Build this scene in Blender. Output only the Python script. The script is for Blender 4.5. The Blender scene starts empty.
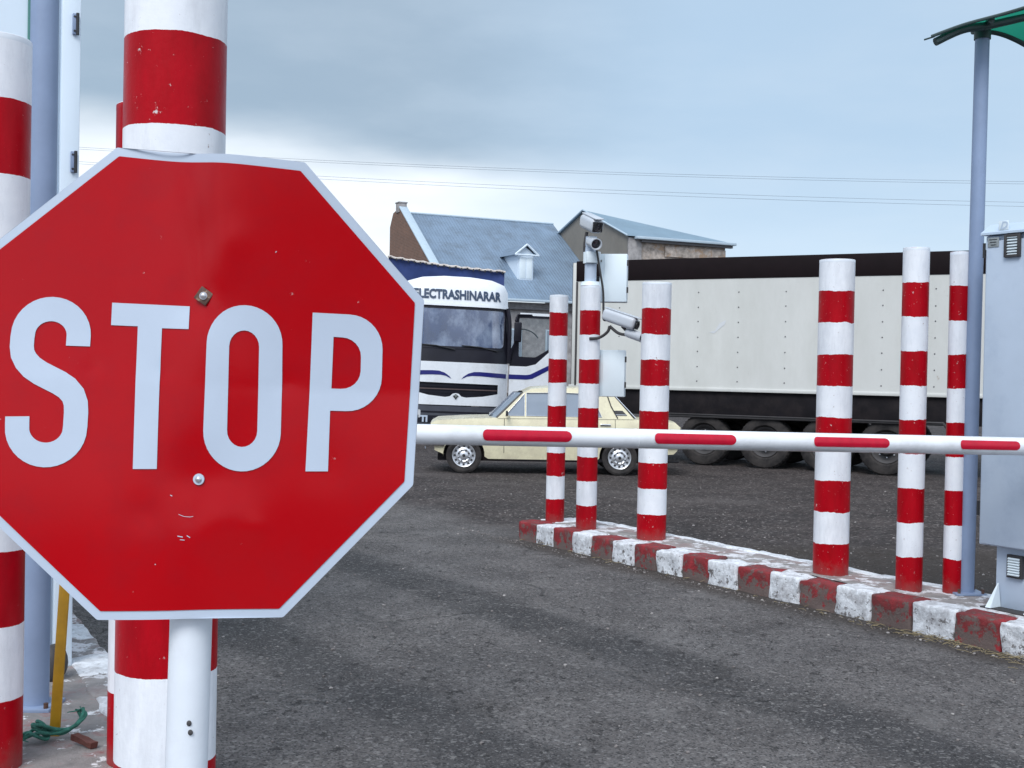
import bpy, bmesh, math, random
from mathutils import Vector, Matrix, noise as mnoise
random.seed(7)
S = bpy.context.scene
COL = S.collection
R = math.radians
PI = math.pi

# ------------------------------------------------------------------ materials
def mat(name, color, rough=0.6, metal=0.0, var=0.12, scale=4.0, bump=0.0, bscale=40.0, coat=0.0, spec=0.5,
        chip=None, chip_t=0.64, chip_s=18.0, trans=0.0, alpha=1.0, dirt=None, dirt_t=0.55, dirt_s=2.5, stretch=(1, 1, 1), chip_z=0.0):
    m = bpy.data.materials.new(name); m.use_nodes = True
    nt = m.node_tree; N = nt.nodes; L = nt.links
    b = N['Principled BSDF']
    tc = N.new('ShaderNodeTexCoord')
    mp = N.new('ShaderNodeMapping'); mp.inputs['Scale'].default_value = stretch
    L.new(tc.outputs['Object'], mp.inputs['Vector'])
    v = mp.outputs['Vector']
    def nz(s, d=5, r=0.6):
        n = N.new('ShaderNodeTexNoise'); n.inputs['Scale'].default_value = s; n.inputs['Detail'].default_value = d
        n.inputs['Roughness'].default_value = r; L.new(v, n.inputs['Vector']); return n.outputs['Fac']
    def mix(f, a, c):
        x = N.new('ShaderNodeMix'); x.data_type = 'RGBA'
        for s_, val in ((x.inputs[6], a), (x.inputs[7], c)):
            if isinstance(val, tuple): s_.default_value = (*val[:3], 1)
            else: L.new(val, s_)
        if isinstance(f, float): x.inputs[0].default_value = f
        else: L.new(f, x.inputs[0])
        return x.outputs[2]
    def thr(f, t, w=0.04):
        r = N.new('ShaderNodeMapRange'); r.inputs[1].default_value = t - w; r.inputs[2].default_value = t + w
        L.new(f, r.inputs[0]); return r.outputs[0]
    c = tuple(color)
    hi = tuple(min(1, k * (1 + var)) for k in c); lo = tuple(k * (1 - var) for k in c)
    f = thr(nz(scale), 0.5, 0.22)
    out = mix(f, lo, hi)
    if dirt: out = mix(thr(nz(dirt_s, 8, 0.7), dirt_t, 0.12), out, dirt)
    if chip:
        cf = nz(chip_s, 9, 0.72)
        if chip_z:      # wear that starts from the ground
            sx = N.new('ShaderNodeSeparateXYZ'); L.new(tc.outputs['Object'], sx.inputs[0])
            q = N.new('ShaderNodeMapRange'); q.inputs[1].default_value = 0.15; q.inputs[2].default_value = -0.04; q.inputs[3].default_value = -chip_z * 0.45; q.inputs[4].default_value = chip_z; L.new(sx.outputs['Z'], q.inputs[0])
            ad = N.new('ShaderNodeMath'); ad.operation = 'ADD'; L.new(cf, ad.inputs[0]); L.new(q.outputs[0], ad.inputs[1]); cf = ad.outputs[0]
        out = mix(thr(cf, chip_t, 0.02), out, chip)
    L.new(out, b.inputs['Base Color'])
    rr = N.new('ShaderNodeMapRange'); rr.inputs[3].default_value = max(0.02, rough - 0.08); rr.inputs[4].default_value = min(1, rough + 0.08)
    L.new(nz(scale * 2.3), rr.inputs[0]); L.new(rr.outputs[0], b.inputs['Roughness'])
    b.inputs['Metallic'].default_value = metal
    b.inputs['Specular IOR Level'].default_value = spec
    b.inputs['Coat Weight'].default_value = coat; b.inputs['Coat Roughness'].default_value = 0.12
    b.inputs['Transmission Weight'].default_value = trans
    b.inputs['Alpha'].default_value = alpha
    if bump:
        bp = N.new('ShaderNodeBump'); bp.inputs['Strength'].default_value = min(1, bump); bp.inputs['Distance'].default_value = 0.01
        L.new(nz(bscale, 6, 0.65), bp.inputs['Height']); L.new(bp.outputs[0], b.inputs['Normal'])
    return m

def ribbed(m, axis, freq, strength=0.6, dist=0.02):
    """corrugation as a bump along one object axis"""
    nt = m.node_tree; N = nt.nodes; L = nt.links
    tc = N.new('ShaderNodeTexCoord'); w = N.new('ShaderNodeTexWave'); w.bands_direction = axis
    w.inputs['Scale'].default_value = freq; w.wave_profile = 'SIN'
    L.new(tc.outputs['Object'], w.inputs['Vector'])
    bp = N.new('ShaderNodeBump'); bp.inputs['Strength'].default_value = strength; bp.inputs['Distance'].default_value = dist
    L.new(w.outputs['Fac'], bp.inputs['Height']); L.new(bp.outputs[0], N['Principled BSDF'].inputs['Normal'])
    return m

RED = (0.42, 0.006, 0.014); WHITE = (0.80, 0.82, 0.84)

def stripe_mat(name, h, z0, rag=0.006, chips=0.70):
    """red/white bands painted round a pipe: the band edges are hand painted, so they wander a little"""
    m = bpy.data.materials.new(name); m.use_nodes = True
    nt = m.node_tree; N = nt.nodes; L = nt.links; b = N['Principled BSDF']
    tc = N.new('ShaderNodeTexCoord'); oi = N.new('ShaderNodeObjectInfo')
    off = N.new('ShaderNodeVectorMath'); off.operation = 'ADD'
    L.new(tc.outputs['Object'], off.inputs[0]); 
    sc = N.new('ShaderNodeVectorMath'); sc.operation = 'SCALE'; sc.inputs[0].default_value = (0, 0, 0)
    L.new(oi.outputs['Location'], sc.inputs[0]); sc.inputs['Scale'].default_value = 3.7
    L.new(sc.outputs[0], off.inputs[1])
    def nz(s, d=4, r=0.6, vec=None, st=None):
        n = N.new('ShaderNodeTexNoise'); n.inputs['Scale'].default_value = s; n.inputs['Detail'].default_value = d
        n.inputs['Roughness'].default_value = r
        src = off.outputs[0]
        if st:
            mp = N.new('ShaderNodeMapping'); mp.inputs['Scale'].default_value = st; L.new(src, mp.inputs['Vector']); src = mp.outputs[0]
        L.new(src, n.inputs['Vector']); return n.outputs['Fac']
    def math_(op, a, c=None):
        x = N.new('ShaderNodeMath'); x.operation = op
        for i, val in enumerate((a, c)):
            if val is None: continue
            if isinstance(val, (int, float)): x.inputs[i].default_value = val
            else: L.new(val, x.inputs[i])
        return x.outputs[0]
    def mix(f, a, c):
        x = N.new('ShaderNodeMix'); x.data_type = 'RGBA'
        for s_, val in ((x.inputs[6], a), (x.inputs[7], c)):
            if isinstance(val, tuple): s_.default_value = (*val, 1)
            else: L.new(val, s_)
        L.new(f, x.inputs[0]); return x.outputs[2]
    def thr(f, t, w):
        r = N.new('ShaderNodeMapRange'); r.inputs[1].default_value = t - w; r.inputs[2].default_value = t + w
        L.new(f, r.inputs[0]); return r.outputs[0]
    sep = N.new('ShaderNodeSeparateXYZ'); L.new(tc.outputs['Object'], sep.inputs[0])
    wob = math_('ADD', math_('MULTIPLY', math_('SUBTRACT', nz(9, 2), 0.5), rag * 3), math_('MULTIPLY', math_('SUBTRACT', nz(90, 2), 0.5), rag * 0.8))
    z = math_('ADD', sep.outputs['Z'], wob)
    k = math_('DIVIDE', math_('SUBTRACT', z, z0), h)
    par = math_('FLOORED_MODULO', k, 2.0) if False else math_('MODULO', math_('ADD', k, 20.0), 2.0)
    isw = math_('GREATER_THAN', par, 1.0)
    wv = thr(nz(6, 6, 0.65), 0.5, 0.25)
    white = mix(wv, (0.70, 0.735, 0.79), (0.82, 0.845, 0.88))
    red = mix(thr(nz(7, 6, 0.7, st=(1, 1, 0.35)), 0.5, 0.25), (0.27, 0.0006, 0.004), (0.46, 0.0012, 0.010))
    wob_d = None
    grime = thr(nz(4.2, 9, 0.74, st=(1, 1, 0.22)), 0.58, 0.12)
    white = mix(math_('MULTIPLY', grime, 0.65), white, (0.44, 0.46, 0.50))
    red = mix(math_('MULTIPLY', grime, 0.55), red, (0.20, 0.004, 0.010))
    c = mix(isw, red, white)
    # chips: white undercoat shows in the red, red and rust in the white
    ch = math_('MAXIMUM', thr(nz(40, 10, 0.78), chips - 0.035, 0.010), thr(nz(11, 10, 0.8), chips - 0.02, 0.010))
    under = mix(isw, (0.66, 0.62, 0.62), (0.30, 0.20, 0.18))
    c = mix(ch, c, under)
    # splashed dirt at the foot
    foot = math_('MULTIPLY', thr(math_('SUBTRACT', math_('MULTIPLY', nz(14, 6, 0.7), 0.26), sep.outputs['Z']), 0.07, 0.05), 0.4)
    c = mix(foot, c, (0.16, 0.10, 0.09))
    L.new(c, b.inputs['Base Color'])
    rr = N.new('ShaderNodeMapRange'); rr.inputs[3].default_value = 0.22; rr.inputs[4].default_value = 0.52; b.inputs['Specular IOR Level'].default_value = 0.13
    L.new(nz(12, 5), rr.inputs[0]); L.new(rr.outputs[0], b.inputs['Roughness'])
    bp = N.new('ShaderNodeBump'); bp.inputs['Strength'].default_value = 0.25; bp.inputs['Distance'].default_value = 0.004
    hh = math_('ADD', math_('ADD', nz(55, 6, 0.6), math_('MULTIPLY', ch, -0.8)), math_('MULTIPLY', nz(7, 3), 1.4))
    L.new(hh, bp.inputs['Height']); L.new(bp.outputs[0], b.inputs['Normal'])
    return m

def glass(name, tint=(0.05, 0.07, 0.09), rough=0.04, alpha=0.55):
    m = mat(name, tint, rough=rough, var=0.05, spec=0.9, coat=0.6)
    m.node_tree.nodes['Principled BSDF'].inputs['Alpha'].default_value = alpha
    return m

M = {}
M['sign_red'] = mat('sign_red_sheeting', (0.375, 0.0002, 0.004), rough=0.17, var=0.06, scale=3, spec=0.22, bump=0.03, bscale=220, chip=(0.55, 0.42, 0.42), chip_t=0.715, chip_s=40, dirt=(0.33, 0.002, 0.007), dirt_t=0.60, dirt_s=7)
M['sign_white'] = mat('sign_white_sheeting', (0.44, 0.515, 0.62), rough=0.38, var=0.04, scale=5, coat=0.2, bump=0.03, bscale=220)
M['galv'] = mat('galvanised_steel', (0.62, 0.66, 0.71), rough=0.42, metal=0.35, var=0.10, scale=9, bump=0.06, bscale=60, stretch=(1, 1, 0.25))
M['post_white'] = mat('post_white_paint', (0.68, 0.73, 0.79), rough=0.45, var=0.06, scale=7, bump=0.05, bscale=90, dirt=(0.60, 0.63, 0.66), dirt_t=0.66)
M['bluegrey'] = mat('blue_grey_paint', (0.22, 0.29, 0.43), rough=0.5, var=0.08, scale=5, bump=0.05, bscale=70)
M['cab_grey'] = mat('cabinet_blue_grey', (0.46, 0.54, 0.65), rough=0.5, var=0.06, scale=2, bump=0.05, bscale=30, dirt=(0.37, 0.45, 0.57), dirt_t=0.62)
M['cab_light'] = mat('cabinet_pale_grey', (0.47, 0.57, 0.69), rough=0.5, var=0.05, scale=2)
M['dark'] = mat('dark_plastic', (0.018, 0.019, 0.022), rough=0.5, var=0.2)
M['black'] = mat('black_rubber', (0.012, 0.012, 0.013), rough=0.75, var=0.2, bump=0.1, bscale=60)
M['tyre'] = mat('dusty_tyre_rubber', (0.020, 0.019, 0.020), rough=0.9, var=0.3, spec=0.25, bump=0.2, bscale=50, dirt=(0.050, 0.045, 0.043), dirt_t=0.5, dirt_s=4)
M['bolt'] = mat('bolt_zinc', (0.55, 0.56, 0.58), rough=0.35, metal=0.8, var=0.1)
M['rust_plate'] = mat('rusty_washer_plate', (0.11, 0.06, 0.045), rough=0.6, metal=0.3, var=0.5, scale=90, chip=(0.32, 0.22, 0.15), chip_t=0.6, chip_s=120)
M['boom'] = mat('boom_white_enamel', (0.79, 0.82, 0.86), rough=0.34, var=0.04, scale=3, coat=0.15, dirt=(0.60, 0.62, 0.64), dirt_t=0.58, dirt_s=5, chip=(0.34, 0.33, 0.33), chip_t=0.705, chip_s=24, stretch=(0.5, 1, 1))
M['refl'] = mat('red_reflective_film', (0.50, 0.006, 0.030), rough=0.3, var=0.14, scale=16, coat=0.1, spec=0.2, bump=0.05, bscale=80)
M['boothw'] = mat('booth_white_panel', (0.66, 0.76, 0.85), rough=0.45, var=0.04, scale=2)
M['booth_trim'] = mat('booth_green_seal', (0.06, 0.20, 0.18), rough=0.5)
M['yellow'] = mat('yellow_ochre_paint', (0.55, 0.29, 0.012), rough=0.5, var=0.15, scale=12, chip=(0.2, 0.13, 0.05), chip_t=0.68, chip_s=25, bump=0.06)
M['rope'] = mat('teal_rope', (0.045, 0.20, 0.15), rough=0.9, var=0.4, scale=60, bump=0.7, bscale=120)
M['brick_bit'] = mat('broken_brick', (0.10, 0.035, 0.028), rough=0.9, var=0.3, scale=30, bump=0.5)
M['kerb_white'] = mat('kerb_white_paint', (0.70, 0.73, 0.77), rough=0.85, var=0.20, scale=30, bump=1.0, bscale=38, chip=(0.15, 0.14, 0.14), chip_t=0.60, chip_s=20, chip_z=0.06, dirt=(0.36, 0.36, 0.38), dirt_t=0.56, dirt_s=9)
M['kerb_red'] = mat('kerb_red_paint', (0.26, 0.018, 0.024), rough=0.8, var=0.35, scale=9, bump=0.9, bscale=45, chip=(0.125, 0.092, 0.085), chip_t=0.535, chip_s=14, dirt=(0.115, 0.030, 0.030), dirt_t=0.50, dirt_s=7, chip_z=0.115)
M['concrete'] = mat('worn_concrete', (0.27, 0.255, 0.25), rough=0.9, var=0.3, scale=9, bump=0.9, bscale=60, chip=(0.66, 0.66, 0.69), chip_t=0.535, chip_s=5, dirt=(0.26, 0.15, 0.145), dirt_t=0.60, dirt_s=3)
M['concrete_bare'] = mat('bare_concrete', (0.25, 0.235, 0.23), rough=0.9, var=0.3, scale=9, bump=0.9, bscale=50, chip=(0.70, 0.71, 0.73), chip_t=0.60, chip_s=8, dirt=(0.22, 0.05, 0.05), dirt_t=0.635, dirt_s=9)
M['white_steel'] = mat('white_enamel_steel', (0.70, 0.79, 0.84), rough=0.4, var=0.04, scale=3)
M['camw'] = mat('camera_housing_paint', (0.50, 0.54, 0.59), rough=0.35, var=0.05)
M['lens'] = mat('lens_glass', (0.012, 0.014, 0.02), rough=0.06, coat=1.0)
M['car'] = mat('beige_car_paint', (0.70, 0.655, 0.46), rough=0.28, var=0.03, coat=0.4, dirt=(0.56, 0.51, 0.37), dirt_t=0.57, chip=(0.30, 0.25, 0.17), chip_t=0.725, chip_s=9)
M['carglass'] = glass('car_window_glass', (0.25, 0.31, 0.39), alpha=0.78)
M['doorglass'] = glass('door_window_glass', (0.10, 0.15, 0.18), alpha=0.35)
M['chrome'] = mat('chrome', (0.75, 0.77, 0.80), rough=0.16, metal=1.0, var=0.04)
M['rim'] = mat('silver_rim', (0.62, 0.64, 0.67), rough=0.32, metal=0.7, var=0.08)
M['interior'] = mat('dark_interior', (0.03, 0.028, 0.028), rough=0.8)
M['truckw'] = mat('truck_white_paint', (0.76, 0.80, 0.85), rough=0.28, var=0.03, coat=0.4, dirt=(0.62, 0.64, 0.66), dirt_t=0.64, dirt_s=1.5)
M['navy'] = mat('navy_stripe_paint', (0.016, 0.018, 0.16), rough=0.35)
M['ink'] = mat('blue_black_lettering', (0.035, 0.06, 0.11), rough=0.5)
M['tarp'] = mat('blue_tarpaulin', (0.014, 0.032, 0.125), rough=0.5, var=0.3, scale=2.2, bump=0.6, bscale=3, spec=0.3)
M['ropew'] = mat('pale_cord', (0.55, 0.5, 0.46), rough=0.9, var=0.3, scale=30)
M['shield'] = mat('windscreen_glass_painted_sky', (0.055, 0.08, 0.16), rough=0.05, var=0.3, scale=1.6, spec=1.0, coat=1.0, dirt=(0.26, 0.32, 0.43), dirt_t=0.56, dirt_s=1.5, alpha=0.90, stretch=(1, 1, 0.7))  # dirt colour here is mottled sky reflection painted into the glass
M['truckdark'] = mat('truck_dark_trim', (0.010, 0.010, 0.018), rough=0.45, spec=0.3, var=0.2)
M['bumper'] = mat('bumper_blue_grey', (0.06, 0.065, 0.085), rough=0.5, var=0.2)
M['trailw'] = mat('trailer_side_panel', (0.575, 0.585, 0.565), rough=0.45, var=0.05, scale=0.7, dirt=(0.52, 0.53, 0.505), dirt_t=0.53, dirt_s=1.3, bump=0.3, bscale=1.3, chip=(0.34, 0.29, 0.24), chip_t=0.665, chip_s=4, stretch=(1, 1, 0.35))
M['trailband'] = mat('trailer_dark_rail', (0.006, 0.0022, 0.0035), rough=0.75, var=0.25, scale=3, spec=0.2)
M['frame'] = mat('chassis_black', (0.008, 0.007, 0.009), rough=0.8, var=0.3, spec=0.2, dirt=(0.020, 0.016, 0.017), dirt_t=0.55)
M['guard'] = mat('mudguard_grey', (0.045, 0.043, 0.045), rough=0.7, var=0.2)
M['dirty_label'] = mat('dirty_label', (0.26, 0.29, 0.30), rough=0.6, var=0.3, scale=60)
M['patch'] = mat('worn_patch', (0.56, 0.585, 0.61), rough=0.5)
M['rivet'] = mat('rivet_heads', (0.12, 0.12, 0.125), rough=0.5, metal=0.5)
M['roof'] = ribbed(mat('metal_roof_sheet', (0.20, 0.275, 0.37), rough=0.5, metal=0.25, var=0.14, scale=0.5, dirt=(0.15, 0.195, 0.25), dirt_t=0.58, dirt_s=0.9), 'X', 1.25, 0.55, 0.05)
M['roof2'] = ribbed(mat('metal_roof_sheet_wing', (0.22, 0.32, 0.40), rough=0.5, metal=0.25, var=0.10, scale=0.5), 'Y', 1.25, 0.8, 0.05)
M['rooftrim'] = mat('roof_verge_trim', (0.42, 0.52, 0.60), rough=0.5, var=0.06)
M['siding'] = ribbed(mat('grey_brown_siding', (0.20, 0.185, 0.16), rough=0.7, var=0.10, scale=1), 'Y', 1.6, 0.6, 0.04)
M['stone'] = mat('rubble_stone', (0.40, 0.35, 0.31), rough=0.9, var=0.55, scale=3.2, bump=1, bscale=4, chip=(0.38, 0.27, 0.19), chip_t=0.55, chip_s=1.8)
M['stonegrey'] = mat('grey_stone_wall', (0.30, 0.29, 0.29), rough=0.9, var=0.35, scale=2.5, bump=1, bscale=4)
M['gutter'] = mat('gutter_grey', (0.14, 0.14, 0.15), rough=0.6)
M['cable'] = mat('cable_black', (0.02, 0.02, 0.022), rough=0.6)
M['wire'] = mat('overhead_wire', (0.16, 0.19, 0.23), rough=0.6, metal=0.4)
M['canopy_frame'] = mat('canopy_dark_steel', (0.025, 0.05, 0.05), rough=0.5, var=0.2)
M['pebble'] = mat('pebble_stone', (0.17, 0.155, 0.15), rough=0.9, var=0.5, scale=25)
M['pebble_light'] = mat('pale_grit', (0.34, 0.32, 0.31), rough=0.9, var=0.4, scale=25)
M['straw'] = mat('dry_straw', (0.30, 0.245, 0.14), rough=0.9, var=0.4, scale=25)
M['lamp'] = mat('headlamp_glass', (0.5, 0.52, 0.55), rough=0.1, coat=1)
M['amber'] = mat('amber_lens', (0.55, 0.18, 0.01), rough=0.2, coat=1)
M['dash'] = mat('dash_grey', (0.10, 0.07, 0.07), rough=0.7)

def brick_mat():
    m = mat('brown_brick', (0.16, 0.085, 0.06), rough=0.9, var=0.3, scale=1.5)
    nt = m.node_tree; N = nt.nodes; L = nt.links; b = N['Principled BSDF']
    tc = N.new('ShaderNodeTexCoord'); mp = N.new('ShaderNodeMapping'); mp.inputs['Rotation'].default_value = (0, R(90), R(90))
    br = N.new('ShaderNodeTexBrick'); br.inputs['Scale'].default_value = 2.2
    br.inputs['Color1'].default_value = (0.20, 0.10, 0.065, 1); br.inputs['Color2'].default_value = (0.10, 0.06, 0.045, 1)
    br.inputs['Mortar'].default_value = (0.24, 0.20, 0.17, 1); br.inputs['Mortar Size'].default_value = 0.03
    sw = N.new('ShaderNodeSeparateXYZ'); cb = N.new('ShaderNodeCombineXYZ')
    L.new(tc.outputs['Object'], sw.inputs[0]); L.new(sw.outputs['Y'], cb.inputs['X']); L.new(sw.outputs['Z'], cb.inputs['Y'])
    L.new(cb.outputs[0], br.inputs['Vector'])
    old = b.inputs['Base Color'].links[0].from_socket
    x = N.new('ShaderNodeMix'); x.data_type = 'RGBA'; x.inputs[0].default_value = 0.6
    L.new(old, x.inputs[6]); L.new(br.outputs['Color'], x.inputs[7]); L.new(x.outputs[2], b.inputs['Base Color'])
    return m
M['brick'] = brick_mat()

def canopy_mat():
    m = bpy.data.materials.new('green_polycarbonate'); m.use_nodes = True
    nt = m.node_tree; N = nt.nodes; L = nt.links
    for n in list(N): N.remove(n)
    o = N.new('ShaderNodeOutputMaterial'); t = N.new('ShaderNodeBsdfTranslucent'); t.inputs['Color'].default_value = (0.02, 0.26, 0.17, 1)
    g = N.new('ShaderNodeBsdfPrincipled'); g.inputs['Base Color'].default_value = (0.015, 0.15, 0.11, 1); g.inputs['Roughness'].default_value = 0.2
    mx = N.new('ShaderNodeMixShader'); mx.inputs[0].default_value = 0.35
    tc = N.new('ShaderNodeTexCoord'); no = N.new('ShaderNodeTexNoise'); no.inputs['Scale'].default_value = 1.5; L.new(tc.outputs['Object'], no.inputs['Vector'])
    mr = N.new('ShaderNodeMapRange'); mr.inputs[3].default_value = 0.1; mr.inputs[4].default_value = 0.35; L.new(no.outputs['Fac'], mr.inputs[0]); L.new(mr.outputs[0], g.inputs['Roughness'])
    L.new(t.outputs[0], mx.inputs[1]); L.new(g.outputs[0], mx.inputs[2]); L.new(mx.outputs[0], o.inputs['Surface'])
    return m
M['polycarb'] = canopy_mat()

def ground_mat():
    """asphalt lane running between the kerbs, coarser brown gravel beyond it; rolled tyre tracks along the lane"""
    m = bpy.data.materials.new('asphalt_and_gravel'); m.use_nodes = True
    nt = m.node_tree; N = nt.nodes; L = nt.links; b = N['Principled BSDF']
    tc = N.new('ShaderNodeTexCoord'); V = tc.outputs['Object']
    def nz(s, d=5, r=0.6, st=None):
        n = N.new('ShaderNodeTexNoise'); n.inputs['Scale'].default_value = s; n.inputs['Detail'].default_value = d; n.inputs['Roughness'].default_value = r
        src = V
        if st:
            mp = N.new('ShaderNodeMapping'); mp.inputs['Rotation'].default_value = (0, 0, R(-33.4)); mp.inputs['Scale'].default_value = st
            L.new(V, mp.inputs['Vector']); src = mp.outputs[0]
        L.new(src, n.inputs['Vector']); return n.outputs['Fac']
    def vor(s, feat='F1', out='Distance'):
        n = N.new('ShaderNodeTexVoronoi'); n.inputs['Scale'].default_value = s; n.feature = feat; L.new(V, n.inputs['Vector']); return n.outputs[out]
    def ma(op, a, c=None, d=None):
        x = N.new('ShaderNodeMath'); x.operation = op
        for i, val in enumerate((a, c, d)):
            if val is None: continue
            if isinstance(val, (int, float)): x.inputs[i].default_value = val
            else: L.new(val, x.inputs[i])
        return x.outputs[0]
    def mix(f, a, c):
        x = N.new('ShaderNodeMix'); x.data_type = 'RGBA'
        for s_, val in ((x.inputs[6], a), (x.inputs[7], c)):
            if isinstance(val, tuple): s_.default_value = (*val, 1)
            else: L.new(val, s_)
        if isinstance(f, float): x.inputs[0].default_value = f
        else: L.new(f, x.inputs[0])
        return x.outputs[2]
    def mr(f, a, c, lo=0.0, hi=1.0):
        r = N.new('ShaderNodeMapRange'); r.interpolation_type = 'SMOOTHSTEP'
        r.inputs[1].default_value = a; r.inputs[2].default_value = c; r.inputs[3].default_value = lo; r.inputs[4].default_value = hi
        L.new(f, r.inputs[0]); return r.outputs[0]
    sep = N.new('ShaderNodeSeparateXYZ'); L.new(V, sep.inputs[0])
    X, Y = sep.outputs['X'], sep.outputs['Y']
    cc = ma('ADD', ma('MULTIPLY', X, 0.8345), ma('MULTIPLY', Y, 0.551))      # across the lane
    wob = ma('MULTIPLY', ma('SUBTRACT', nz(0.55, 4), 0.5), 1.6)
    c2 = ma('ADD', cc, wob)
    yard = ma('MAXIMUM', mr(c2, 6.6, 7.6), mr(ma('ADD', Y, ma('MULTIPLY', wob, 2.0)), 13.5, 17.0))
    # lane
    base = mix(mr(nz(1.6, 8, 0.65), 0.3, 0.7), (0.092, 0.085, 0.084), (0.160, 0.149, 0.146))
    dust = mr(nz(0.9, 7, 0.7, (1, 0.35, 1)), 0.50, 0.72)
    base = mix(ma('MULTIPLY', dust, 0.55), base, (0.185, 0.176, 0.174))
    def band(c0, w): return ma('SUBTRACT', 1.0, mr(ma('ABSOLUTE', ma('SUBTRACT', ma('ADD', cc, ma('MULTIPLY', wob, 0.12)), c0)), w * 0.35, w))
    tr = ma('MAXIMUM', band(4.75, 0.42), ma('MULTIPLY', band(2.95, 0.40), 0.8))
    tr = ma('MULTIPLY', tr, mr(nz(1.1, 4), 0.25, 0.6, 0.35, 0.85))
    base = mix(tr, base, (0.042, 0.041, 0.043))
    # aggregate: each stone of the mix has its own tone
    st = N.new('ShaderNodeTexVoronoi'); st.inputs['Scale'].default_value = 100.0; L.new(V, st.inputs['Vector'])
    sx = N.new('ShaderNodeSeparateColor'); L.new(st.outputs['Color'], sx.inputs[0])
    bright = mr(sx.outputs[0], 0.80, 1.0)
    darkst = mr(sx.outputs[1], 0.55, 1.0)
    base = mix(ma('MULTIPLY', darkst, 0.80), base, (0.022, 0.022, 0.024))
    base = mix(ma('MULTIPLY', bright, 0.34), base, (0.40, 0.39, 0.39))
    s3 = N.new('ShaderNodeTexVoronoi'); s3.inputs['Scale'].default_value = 46.0; L.new(V, s3.inputs['Vector'])
    sz_ = N.new('ShaderNodeSeparateColor'); L.new(s3.outputs['Color'], sz_.inputs[0])
    base = mix(ma('MULTIPLY', mr(sz_.outputs[0], 0.80, 1.0), 0.45), base, (0.030, 0.030, 0.032))
    base = mix(ma('MULTIPLY', mr(sz_.outputs[1], 0.9, 1.0), 0.5), base, (0.30, 0.29, 0.28))
    # pot marks and grit patches
    pit = mr(nz(11.0, 6, 0.78, (1, 0.6, 1)), 0.60, 0.64)
    base = mix(ma('MULTIPLY', pit, 0.7), base, (0.030, 0.028, 0.028))
    # cracks: a loose net, broken up so that only stretches of it show
    wv = N.new('ShaderNodeVectorMath'); wv.operation = 'ADD'; wn = N.new('ShaderNodeTexNoise'); wn.inputs['Scale'].default_value = 2.2; wn.inputs['Detail'].default_value = 6
    L.new(V, wn.inputs['Vector']); ws = N.new('ShaderNodeVectorMath'); ws.operation = 'SCALE'; ws.inputs['Scale'].default_value = 0.55; L.new(wn.outputs['Color'], ws.inputs[0]); L.new(V, wv.inputs[0]); L.new(ws.outputs[0], wv.inputs[1])
    ce = N.new('ShaderNodeTexVoronoi'); ce.feature = 'DISTANCE_TO_EDGE'; ce.inputs['Scale'].default_value = 0.55; L.new(wv.outputs[0], ce.inputs['Vector'])
    crack = ma('MULTIPLY', ma('SUBTRACT', 1.0, mr(ce.outputs['Distance'], 0.004, 0.016)), mr(nz(0.8, 5), 0.46, 0.58))
    base = mix(ma('MULTIPLY', crack, 0.35), base, (0.022, 0.021, 0.021))
    damp = mr(nz(0.42, 6, 0.6), 0.56, 0.70)
    base = mix(ma('MULTIPLY', damp, 0.32), base, (0.038, 0.037, 0.038))
    worn = mr(nz(2.4, 8, 0.75, (1, 0.5, 1)), 0.585, 0.66)
    base = mix(ma('MULTIPLY', worn, 0.35), base, (0.20, 0.19, 0.185))
    # yard gravel
    g = mix(mr(nz(1.3, 8, 0.7), 0.3, 0.7), (0.034, 0.027, 0.027), (0.078, 0.064, 0.061))
    s2 = N.new('ShaderNodeTexVoronoi'); s2.inputs['Scale'].default_value = 38.0; L.new(V, s2.inputs['Vector'])
    sy = N.new('ShaderNodeSeparateColor'); L.new(s2.outputs['Color'], sy.inputs[0])
    g = mix(ma('MULTIPLY', mr(sy.outputs[0], 0.82, 1.0), 0.6), g, (0.30, 0.27, 0.26))
    g = mix(ma('MULTIPLY', mr(sy.outputs[1], 0.45, 1.0), 0.85), g, (0.015, 0.013, 0.013))
    g = mix(ma('MULTIPLY', mr(nz(0.35, 6, 0.65), 0.52, 0.7), 0.5), g, (0.120, 0.106, 0.103))
    # farther still the yard turns a paler grey
    far = mr(Y, 40.0, 140.0)
    g = mix(ma('MULTIPLY', far, 0.7), g, (0.14, 0.13, 0.12))
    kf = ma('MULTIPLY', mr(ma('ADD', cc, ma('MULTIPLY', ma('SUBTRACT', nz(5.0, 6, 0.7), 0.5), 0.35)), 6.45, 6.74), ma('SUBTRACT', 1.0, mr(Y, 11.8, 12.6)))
    allc = mix(yard, base, g)
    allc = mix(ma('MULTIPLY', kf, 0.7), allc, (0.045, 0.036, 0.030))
    L.new(allc, b.inputs['Base Color'])
    L.new(mr(nz(2.0, 5), 0.2, 0.8, 0.72, 0.96), b.inputs['Roughness'])
    b.inputs['Specular IOR Level'].default_value = 0.3
    h = ma('ADD', ma('MULTIPLY', vor(95.0), -0.9), ma('MULTIPLY', nz(30, 6, 0.7), 0.8))
    h2 = ma('ADD', ma('MULTIPLY', vor(38.0), -1.6), ma('MULTIPLY', nz(9, 7, 0.7), 3.0))
    hm = N.new('ShaderNodeMix'); hm.data_type = 'FLOAT'; L.new(yard, hm.inputs[0]); L.new(h, hm.inputs[2]); L.new(h2, hm.inputs[3])
    hh = ma('SUBTRACT', ma('SUBTRACT', hm.outputs[0], ma('MULTIPLY', pit, 1.2)), ma('MULTIPLY', crack, 1.5))
    bp = N.new('ShaderNodeBump'); bp.inputs['Strength'].default_value = 0.9; bp.inputs['Distance'].default_value = 0.012
    L.new(hh, bp.inputs['Height']); L.new(bp.outputs[0], b.inputs['Normal'])
    return m
M['ground'] = ground_mat()

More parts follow.
